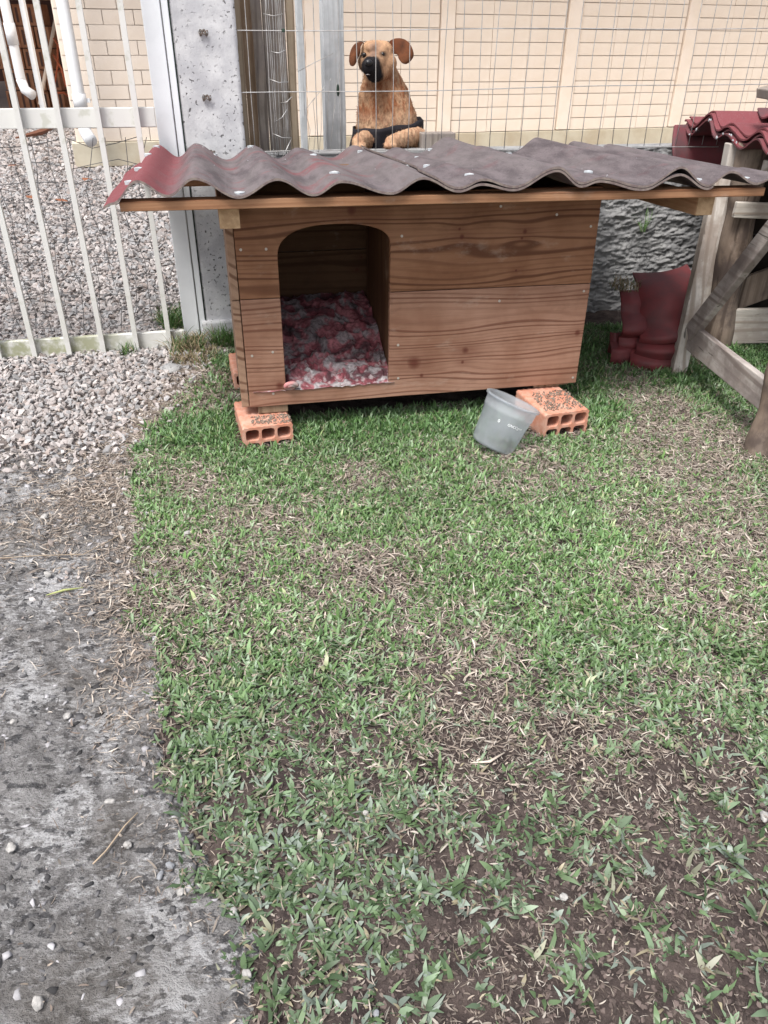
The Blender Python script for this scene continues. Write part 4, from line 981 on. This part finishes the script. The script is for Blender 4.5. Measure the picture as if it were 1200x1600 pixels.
sheet('roof_sheet', .475, 1.385, lambda u, v: .0070+.001*sstep(.50, .475, u)+.010*np.exp(-((u-.60)/.035)**2)*.4+.010*np.exp(-((u-1.105)/.035)**2), 'corrugated grey-purple sheet lapping over the left one', u0b=.47)
def cap_at(u, v, s=1.0, lift=.0):
    z = float(roof_z(np.array([u]), np.array([v]))[0])+lift+(.008 if u > .49 else 0)
    e = MB(); bm = e.bm; n = 12; cz = .005*s; r = .0100*s
    top_ = bm.verts.new((u, v, z+cz)); ring = []
    for k in range(n):
        a = 2*math.pi*k/n; rr = r*(1+.15*math.sin(3*a+u*40)); uu = u+rr*math.cos(a); v2 = v+rr*.8*math.sin(a); ring.append(bm.verts.new((uu, v2, z+.0035)))
    lo = [bm.verts.new((w_.co.x, w_.co.y, z-.004)) for w_ in ring]
    for k in range(n):
        bm.faces.new((ring[k], ring[(k+1) % n], top_)); bm.faces.new((lo[k], lo[(k+1) % n], ring[(k+1) % n], ring[k]))
    o = e.build('nail_cap', M['cap'], ken)
for (u, v, s) in [(.018, -.128, 1.2), (.256, -.018, 1.2), (.585, -.074, 1.15), (.556, .236, 1), (.476, .116, 1.0), (.54, .48, .9), (.505, .70, .9), (.580, .45, .6), (.707, .77, .9), (.430, .591, .8), (.903, -.07, 1.15),
                (1.198, -.10, 1.1), (1.285, .10, .8), (1.336, -.10, 1), (.094, .735, 1), (.269, .493, 1), (-.022, .76, .8), (-.226, -.07, 1.1), (-.216, .12, 1.1), (-.208, .40, 1.0), (-.198, .68, 1.0), (.985, .74, .8)]:
    cap_at(u, v, s)
# crumbs of white dirt on the roof
dq = np.array([(rng.uniform(-.1, 1.3), rng.uniform(-.12, .75)) for _ in range(26)])
V_, F_ = [], []; 
for k, (u, v) in enumerate(dq):
    zz = float(roof_z(np.array([u]), np.array([v]))[0])+(.0085 if u > .48 else .001); s = rng.uniform(.0008, .0022)
    a = rng.uniform(0, 6.28); base = np.array([[math.cos(a+t)*s*(2 if t == 0 else 1), math.sin(a+t)*s, 0.0005] for t in (0, 2.1, 4.2)]+[[0, 0, .002]])+[u, v, zz]
    b = len(V_)*4; V_.append(base); F_ += [[b, b+1, b+3], [b+1, b+2, b+3], [b+2, b, b+3]]
o = link(np_mesh('white_crumbs', np.concatenate(V_), F_, None, False), 'white_crumbs', M['cap'], ken); o['kind'] = 'stuff'

# bedding inside --------------------------------------------------
nx, ny = 220, 260
Xg, Yg = np.meshgrid(np.linspace(.012, .418, nx), np.linspace(-.004, .495, ny))
wx = fbm(Xg, Yg, 9, 3, 41)*.09; wy = fbm(Xg, Yg, 9, 3, 42)*.09
rid = 1-np.abs(fbm(Xg+wx, (Yg+wy)*1.4, 11, 2, 43)-.5)*5; rid = np.clip(rid, 0, 1)
rid2 = np.clip(1-np.abs(fbm(Xg*1.3+wy, Yg+wx, 24, 2, 48)-.5)*5, 0, 1)
Zg = .136 + .105*sstep(.0, .42, Yg) + (.014*rid+.009*rid2)*sstep(-.01, .06, Yg) + .007*(fbm(Xg+wx, Yg*1.8, 60, 3, 44)-.5) + .02*np.exp(-((Xg-.36)**2/.004+(Yg-.43)**2/.003))
Zg = np.maximum(Zg, .128)
n1 = fbm(Xg+wx*2, Yg+wy*2, 20, 4, 45); n2 = fbm(Xg+wx, Yg, 34, 3, 46); n3 = fbm(Xg, Yg, 90, 3, 47)
C0 = np.array([.22, .060, .075]); C1 = np.array([.42, .17, .19]); C2 = np.array([.27, .26, .27]); C3 = np.array([.08, .055, .062])
cc = C0[None, None]*np.ones(Xg.shape+(1,))
def mx(c, k, m_): return c*(1-m_[..., None])+np.array(k)[None, None]*m_[..., None]
n4 = fbm(Xg, Yg, 55, 4, 49)
cc = mx(cc, C1, sstep(.42, .68, n1+.25*(n4-.5))*.8); cc = mx(cc, C2, sstep(.48, .66, n2+.3*(n4-.5))*.8); cc = mx(cc, C3, sstep(.50, .32, n1)*.7); cc = mx(cc, (.60, .56, .56), sstep(.56, .75, n3)*.5*sstep(.3, .0, Yg)); cc = mx(cc, (.55, .52, .53), sstep(.16, .04, Yg)*sstep(.5, .7, n2)*.6)
bed = link(grid_mesh('blanket', Xg, Yg, Zg, cc), 'blanket', attr_mat('blanket_cloth', 1.0, .05, 1.0, 170, gain=.5, vs=120), loc=tuple(KP)); bed.rotation_euler = (0, 0, PH)
tag(bed, 'torn dirty pink and grey quilted blanket heaped inside the kennel', 'blanket')
pts = [(.118+.018*math.cos(a)*(1-a/14), -.004-.006*math.sin(a), .148+.012*math.sin(a)*(1-a/14)) for a in np.linspace(0, 10, 26)]
nR = MB().tube([(p_[0]-.0, p_[1], p_[2]) for p_ in pts], .0065, 8); o = nR.build('blanket_corner', simple('pink_cloth', (.56, .22, .22), .95, .1, (.42, .36, .35), 60, 1, 200), bed, sm=True)

# ------------------------------------------------------------------ hollow clay bricks
def hollow_mesh(wd, ht, dp):
    cu = bpy.data.curves.new('c', 'CURVE'); cu.dimensions = '2D'; cu.fill_mode = 'BOTH'
    def spl(P):
        s = cu.splines.new('POLY'); s.points.add(len(P)-1)
        for q, (a, b) in zip(s.points, P): q.co = (a, b, 0, 1)
        s.use_cyclic_u = True
    out = []; ng = 5
    for sx in (-1, 1):
        side = []
        zs = np.linspace(-ht/2+.006, ht/2-.006, 2*ng+1)
        for i, z in enumerate(zs): side.append((sx*(wd/2-(.0022 if i % 2 else 0)), z))
        out.append(side)
    xs = np.linspace(-wd/2+.006, wd/2-.006, 15)
    top = [(x, ht/2-(.002 if i % 2 else 0)) for i, x in enumerate(xs)]; bot = [(x, -ht/2+(.002 if i % 2 else 0)) for i, x in enumerate(xs)]
    spl(bot + out[1] + top[::-1] + out[0][::-1])
    cw = (wd-.008*2-.007*2)/3; ch = (ht-.008*2-.007)/2
    for i in range(3):
        for k in range(2):
            cx = -wd/2+.008+cw/2+i*(cw+.007); cz = -ht/2+.008+ch/2+k*(ch+.007); P = []
            r = .009
            for (sx, sz, a0) in ((1, 1, 0), (-1, 1, 90), (-1, -1, 180), (1, -1, 270)):
                for a in (0, 30, 60, 90): P.append((cx+sx*(cw/2-r)+r*math.cos(R(a0+a)), cz+sz*(ch/2-r)+r*math.sin(R(a0+a))))
            spl(P)
    cu.extrude = dp/2
    o = bpy.data.objects.new('t', cu); COL.objects.link(o); dg = bpy.context.evaluated_depsgraph_get()
    me = bpy.data.meshes.new_from_object(o.evaluated_get(dg), depsgraph=dg); bpy.data.objects.remove(o)
    me.transform(Matrix.Rotation(R(90), 4, 'X')); me.name = 'hollow_brick'; return me
hb = hollow_mesh(.142, .090, .19)
def brick(u, v, z, rz, lab):
    o = link(hb, 'hollow_brick', M['clay'], loc=tuple(KW(u, v, z))); o.rotation_euler = (0, 0, PH+R(rz)); tag(o, lab, 'brick', 'hollow clay bricks under the kennel'); return o
brick(.034, .020, .020, 5, 'hollow clay brick under the front left corner of the kennel')
brick(.882, -.078, .033, 6, 'hollow clay brick under the front right corner, beside the plastic tub')
brick(.030, .43, .020, 3, 'hollow clay brick showing at the back left of the kennel, by the post')
brick(.900, .43, .020, 0, 'hollow clay brick at the back right of the kennel, behind the front one')
# crumbs of soil on the bricks
nb = 700
bu = np.where(rng.random(nb) < .6, rng.uniform(.83, .95, nb), rng.uniform(0, .11, nb)); bv = np.where(bu > .5, rng.uniform(-.155, -.02, nb), rng.uniform(-.065, -.005, nb))
pw = KP[None]+KU[None]*bu[:, None]+KV[None]*bv[:, None]
tag(scatter_stones('dirt_crumbs', pw[:, :2], np.where(bu > .5, .0795, .0660)+0*bu, rng.uniform(.0012, .0035, nb), np.array([[.26, .21, .17]])*rng.uniform(.6, 1.2, (nb, 1)), M['stone']), 'loose dirt lying on top of the front bricks', 'dirt', kind='stuff')

# ------------------------------------------------------------------ plastic tub
tub = empty('plastic_tub', (.300, 1.935, .010)); tag(tub, 'empty translucent plastic tub leaning in the grass by the right brick', 'tub')
ax = Vector((.42, .20, 1.0)).normalized()
tub.rotation_euler = ax.to_track_quat('Z', 'Y').to_euler()
bm = bmesh.new(); n = 64
prof = [(.0, .004), (.050, .004), (.0585, .006), (.0615, .012), (.070, .106), (.072, .107), (.0725, .116), (.0745, .140), (.0775, .1415), (.0780, .1375), (.0795, .1375), (.0795, .1435), (.0750, .1450), (.0728, .1415), (.0708, .117), (.0702, .108), (.0685, .106), (.0600, .014), (.0575, .008), (.0, .0065)]
rings = []
for (r_, z_) in prof:
    if r_ == 0: rings.append([bm.verts.new((0, 0, z_))]*n)
    else: rings.append([bm.verts.new((r_*math.cos(2*math.pi*k/n), r_*math.sin(2*math.pi*k/n), z_)) for k in range(n)])
for A_, B_ in zip(rings, rings[1:]):
    for k in range(n):
        f = [A_[k], A_[(k+1) % n], B_[(k+1) % n], B_[k]]; f2 = []
        for q in f:
            if q not in f2: f2.append(q)
        if len(f2) > 2: bm.faces.new(f2)
bmesh.ops.recalc_face_normals(bm, faces=bm.faces[:])
me = bpy.data.meshes.new('shell'); bm.to_mesh(me); bm.free(); smooth(me); link(me, 'shell', M['bucket'], tub)
def print_on_tub(txt, size, ang0, z0):
    fc = bpy.data.curves.new('f', 'FONT'); fc.body = txt; fc.size = size; fc.resolution_u = 3
    o = bpy.data.objects.new('f', fc); COL.objects.link(o); dg = bpy.context.evaluated_depsgraph_get()
    me = bpy.data.meshes.new_from_object(o.evaluated_get(dg), depsgraph=dg); bpy.data.objects.remove(o)
    for v in me.vertices:
        z = z0+v.co.y; r_ = .0615+(z-.012)/(.094)*.0085+.0006; a = ang0+v.co.x/r_; v.co = (r_*math.cos(a), r_*math.sin(a), z)
    me.name = 'print'; link(me, 'print', M['white_ink'], tub)
TUBA = R(-95)
inv = tub.rotation_euler.to_matrix().inverted(); vdir = inv @ Vector((-.30, -1.9, .95)); vang = math.atan2(vdir.y, vdir.x)
print_on_tub('0', .0125, vang-.22, .083); print_on_tub('GNCCgom', .0105, vang+.20, .084)

# ------------------------------------------------------------------ timber rack on the right
rk = empty('timber_rack', (1.45, 2.4, 0)); tag(rk, 'weathered grey timber rack with slanting braces, holding up corrugated sheets', 'rack'); RL = (-1.45, -2.4, 0)
def rbm(name, a, b, w_, h_, m, up=(0, 0, 1), **kw): return MB().beam(a, b, w_, h_, up).build(name, m, rk, RL, bevel=.003, **kw)
rbm('leg', (1.006, 2.505, -.03), (1.052, 2.612, .645), .048, .040, M['grey_z'], (0, -1, .15))
def log(name, pts, rs, m):
    mb = MB(); mb.tube(pts, rs, 14); me = mb.mesh(name, True)
    for v in me.vertices: 
        f = .006*(float(fbm(v.co.x*4+v.co.y*3, v.co.z, 16, 3, 8))-.5)*2; v.co.x += f; v.co.y += f*.7
    return link(me, name, m, rk, RL)
log('leg', [(1.052+.003*math.sin(z*9), 1.935+.004*z, z) for z in np.linspace(-.03, .72, 24)], [.036+.004*math.sin(k*.9) for k in range(24)], M['bark'])
log('log_post', [(1.246-.05*z, 2.80, z) for z in np.linspace(-.03, .70, 24)], [.052+.004*math.sin(k*.7) for k in range(24)], M['bark'])
for (x, y) in ((2.05, 2.0), (2.1, 2.85)): log('leg', [(x, y, z) for z in np.linspace(-.03, .70, 14)], [.04]*14, M['bark'])
rbm('low_board', (1.012, 2.475, .150), (1.052, 1.970, .155), .022, .085, M['grey_y'])
rbm('brace', (1.004, 2.465, .165), (1.072, 2.085, .700), .024, .060, M['grey_y'], (0, 1, .4))
rbm('cross_board', (1.26, 2.78, .085), (2.1, 2.84, .090), .022, .130, M['grey_x'])
rbm('top_board', (1.17, 2.74, .500), (2.1, 2.78, .470), .022, .050, M['grey_x'])
rbm('top_rail', (1.20, 2.66, .640), (2.1, 2.80, .635), .035, .045, M['grey_x'])
rbm('top_rail', (1.16, 1.99, .660), (2.05, 2.02, .640), .035, .045, M['grey_x'])

rbm('leaning_plank', (1.26, 2.86, .16), (1.85, 2.84, .42), .022, .11, M['bark'])
rbm('leg', (1.195, 2.84, .0), (1.175, 2.86, .690), .06, .05, M['grey_z'], (0, 1, 0))
M['rack_shade'] = simple('rack_shade_black', (.022, .018, .016), .9, .1, (.045, .035, .03), 12, .5, 90)  # near-black colour stands in for the deep shade under the rack
for z_ in (.09, .28, .47): rbm('shade_backing', (1.20, 2.96, z_), (2.3, 2.99, z_-.01), .02, .185, M['rack_shade'])  # boards added behind the rack so its inside reads dark

# corrugated sheets stacked on the rack: corrugation runs along X, wavy edge faces left
yy = np.array([3.36, 3.335, 3.25, 3.09, 2.99, 2.905, 2.76, 2.645, 2.555, 2.45, 2.34, 2.24]); zl = np.array([.655, .697, .678, .742, .694, .716, .688, .728, .698, .73, .70, .722])
def wave(y, yy=yy, zl=zl):
    yo = yy[::-1]; zo = zl[::-1]; i = np.clip(np.searchsorted(yo, y)-1, 0, len(yo)-2); t = np.clip((y-yo[i])/(yo[i+1]-yo[i]), 0, 1); t = (1-np.cos(np.pi*t))/2
    return zo[i]*(1-t)+zo[i+1]*t
def stack_sheet(k, x0, shift, dz, lab, y0=2.24, y1=3.36, damp=1.0, m='sheet', x1=2.25):
    y = np.linspace(y0, y1, 190); x = np.linspace(x0, x1, 14); Xs, Ys = np.meshgrid(x, y)
    Zs = .705+(wave(Ys-shift)-.705)*damp+dz+.012*(Xs-1.15)*.5 + .002*np.sin(Xs*5+k)
    Xs = Xs + (Xs < x0+.001)*.006*(fbm(Ys, Ys*0, 30, 3, k)-.5)
    Vt = np.stack([Xs, Ys, Zs], -1).reshape(-1, 3); N_ = len(Vt); i = np.arange(N_).reshape(Xs.shape)
    q = lambda a: np.stack([a[:-1, :-1], a[:-1, 1:], a[1:, 1:], a[1:, :-1]], -1).reshape(-1, 4)
    V = np.concatenate([Vt, Vt-[0, 0, .0055]]); ring = np.concatenate([i[0, :-1], i[:-1, -1], i[-1, :0:-1], i[:0:-1, 0]]); nr = len(ring); kk = np.arange(nr)
    ee = np.stack([ring, ring+N_, ring[(kk+1) % nr]+N_, ring[(kk+1) % nr]], -1)
    c0 = np.array([1.5, 2.8, 0])
    o = link(np_mesh('corrugated_sheet', V-c0, np.concatenate([q(i), q(i+N_)[:, ::-1], ee])), 'corrugated_sheet', M[m], loc=tuple(c0))
    me = o.data; bm = bmesh.new(); bm.from_mesh(me); bmesh.ops.recalc_face_normals(bm, faces=bm.faces[:])
    for e in bm.edges:
        if e.is_manifold and e.calc_face_angle(0) > 1.0: e.smooth = False
    bm.to_mesh(me); bm.free()
    tag(o, lab, 'roof sheet', 'corrugated sheets stacked on the timber rack'); return o
stack_sheet(0, 1.150, 0, .000, 'lowest corrugated sheet of the stack on the rack', m='sheet_red')
stack_sheet(1, 1.165, .012, .009, 'second sheet from the bottom of the stack on the rack', damp=.95, m='sheet_red')
stack_sheet(2, 1.160, .020, .019, 'third sheet from the bottom of the stack on the rack', damp=.9, m='sheet')
stack_sheet(3, 1.175, .026, .029, 'topmost full grey-purple sheet of the stack on the rack', damp=.85, m='sheet')
stack_sheet(4, 1.32, .05, .058, 'short red sheet piece lying crosswise on top of the stack', y0=2.85, y1=3.1, damp=.8, m='sheet_red')
# drooping red sheet end
tt = np.linspace(0, 1, 20); Xs, Ts = np.meshgrid(np.linspace(1.11, 1.36, 16), tt)
Ys = 3.30-.03*np.sin(Ts*3.0)-.06*Ts; Zs = .70-.15*Ts; Xs2 = Xs-.030*np.sin(Ts*2.4+.3)+.02*Ts
V = np.stack([Xs2, Ys+.03*np.sin((Xs-1.11)*16), Zs], -1); o = link(grid_mesh('drooping_sheet', V[..., 0], V[..., 1], V[..., 2]), 'drooping_sheet', M['sheet_red'])
s = o.modifiers.new('t', 'SOLIDIFY'); s.thickness = .006; tag(o, 'red corrugated sheet end hanging down below the stacked sheets', 'roof sheet')
MBs = MB()
rngs = np.random.default_rng(5)
for k in range(16):
    a = rngs.uniform(0, 1); y = 2.5+.85*a; z = float(wave(np.array([y]))[0])
    MBs.sphere((1.146+rngs.uniform(0, .01), y, z-.002), (.002, rngs.uniform(.004, .010), rngs.uniform(.003, .007)), 6)
o = MBs.build('plaster_splashes', M['cap'], bpy.data.objects['corrugated_sheet']); o.location = (-1.5, -2.8, 0); o['kind'] = 'stuff'
q = onY(1192, 140, 2.75)
tag(MB().box((q[0]+.15, 2.75, q[2]+.012), (.26, .2, .030), Matrix.Rotation(R(-12), 3, 'Y')).build('board_scrap', M['greybrown_z'], bevel=.004), 'grey scrap of board poking in above the stacked sheets at the right', 'board')
tag(MB().beam((1.40, 2.80, .76), (1.43, 2.80, .90), .05, .05).build('prop_block', M['grey_x'], bevel=.004), 'grey wooden block standing on the stacked sheets', 'block')

# ------------------------------------------------------------------ red roof tiles leaning by the wall
def tile(name, prof, x0, x1, th, rz, lab, skew=0.0):
    # prof: list of (y, z) bottom to top, smooth; extruded along x
    P = np.array(prof, float); t = np.linspace(0, 1, len(P)); tt = np.linspace(0, 1, 40)
    Yp = np.interp(tt, t, P[:, 0]); Zp = np.interp(tt, t, P[:, 1])
    ker = np.array([1, 2, 3, 2, 1.])/9
    Yp[2:-2] = np.convolve(Yp, ker, 'valid'); Zp[2:-2] = np.convolve(Zp, ker, 'valid')
    xs = np.linspace(x0, x1, 10); Xs, Is = np.meshgrid(xs, np.arange(40)); f = (Xs-x0)/(x1-x0)
    Y_ = Yp[Is]-.034*np.sin(f*math.pi)**.8*(x1-x0 > .1)-.012*np.sin(f*math.pi)+rz*(Xs-x0); Z_ = Zp[Is]+skew*(Xs-x0)
    c0 = np.array([(x0+x1)/2, P[:, 0].mean(), 0.0])
    Xs = Xs+ .012*np.sin(Is/39*6+1)*0
    o = link(grid_mesh(name, Xs-c0[0], Y_-c0[1], Z_), name, M['tile_red'], loc=tuple(c0))
    s = o.modifiers.new('t', 'SOLIDIFY'); s.thickness = th; s.offset = 0; b = o.modifiers.new('b', 'BEVEL'); b.width = .003; b.segments = 2; b.limit_method = 'ANGLE'; b.angle_limit = R(50)
    tag(o, lab, 'roof tile', 'red clay tiles stacked against the wall'); return o
tile('roof_tile', [(2.585, .092), (2.580, .108), (2.612, .128), (2.632, .150), (2.640, .185), (2.665, .222), (2.715, .252), (2.79, .270)], .882, 1.07, .014, .03, 'biggest smooth red roof tile, uppermost of the leaning stack', .16)
tile('roof_tile', [(2.61, .02), (2.582, .045), (2.572, .070), (2.60, .088), (2.64, .096)], .875, 1.05, .016, .02, 'red tile whose lip shows just under the uppermost one', .06)
tile('roof_tile', [(2.575, -.01), (2.570, .03), (2.60, .055), (2.62, .06)], .86, 1.04, .016, .02, 'red tile lying flat at the foot of the stack nearest the rack leg', 0)
tile('roof_tile', [(2.63, .045), (2.600, .07), (2.622, .10), (2.585, .125), (2.600, .150), (2.645, .172), (2.655, .205), (2.70, .235)], .818, .898, .014, .02, 'narrow wavy red tile at the left side of the stack', .05)
tile('roof_tile', [(2.60, -.01), (2.59, .03), (2.595, .055), (2.62, .065), (2.63, .07)], .795, .865, .015, .02, 'small red tile end lowest on the left of the stack', .05)
tile('roof_tile', [(2.65, .03), (2.645, .07), (2.66, .10)], .800, .83, .014, 0, 'red tile corner peeking out behind the narrow wavy one', 0)
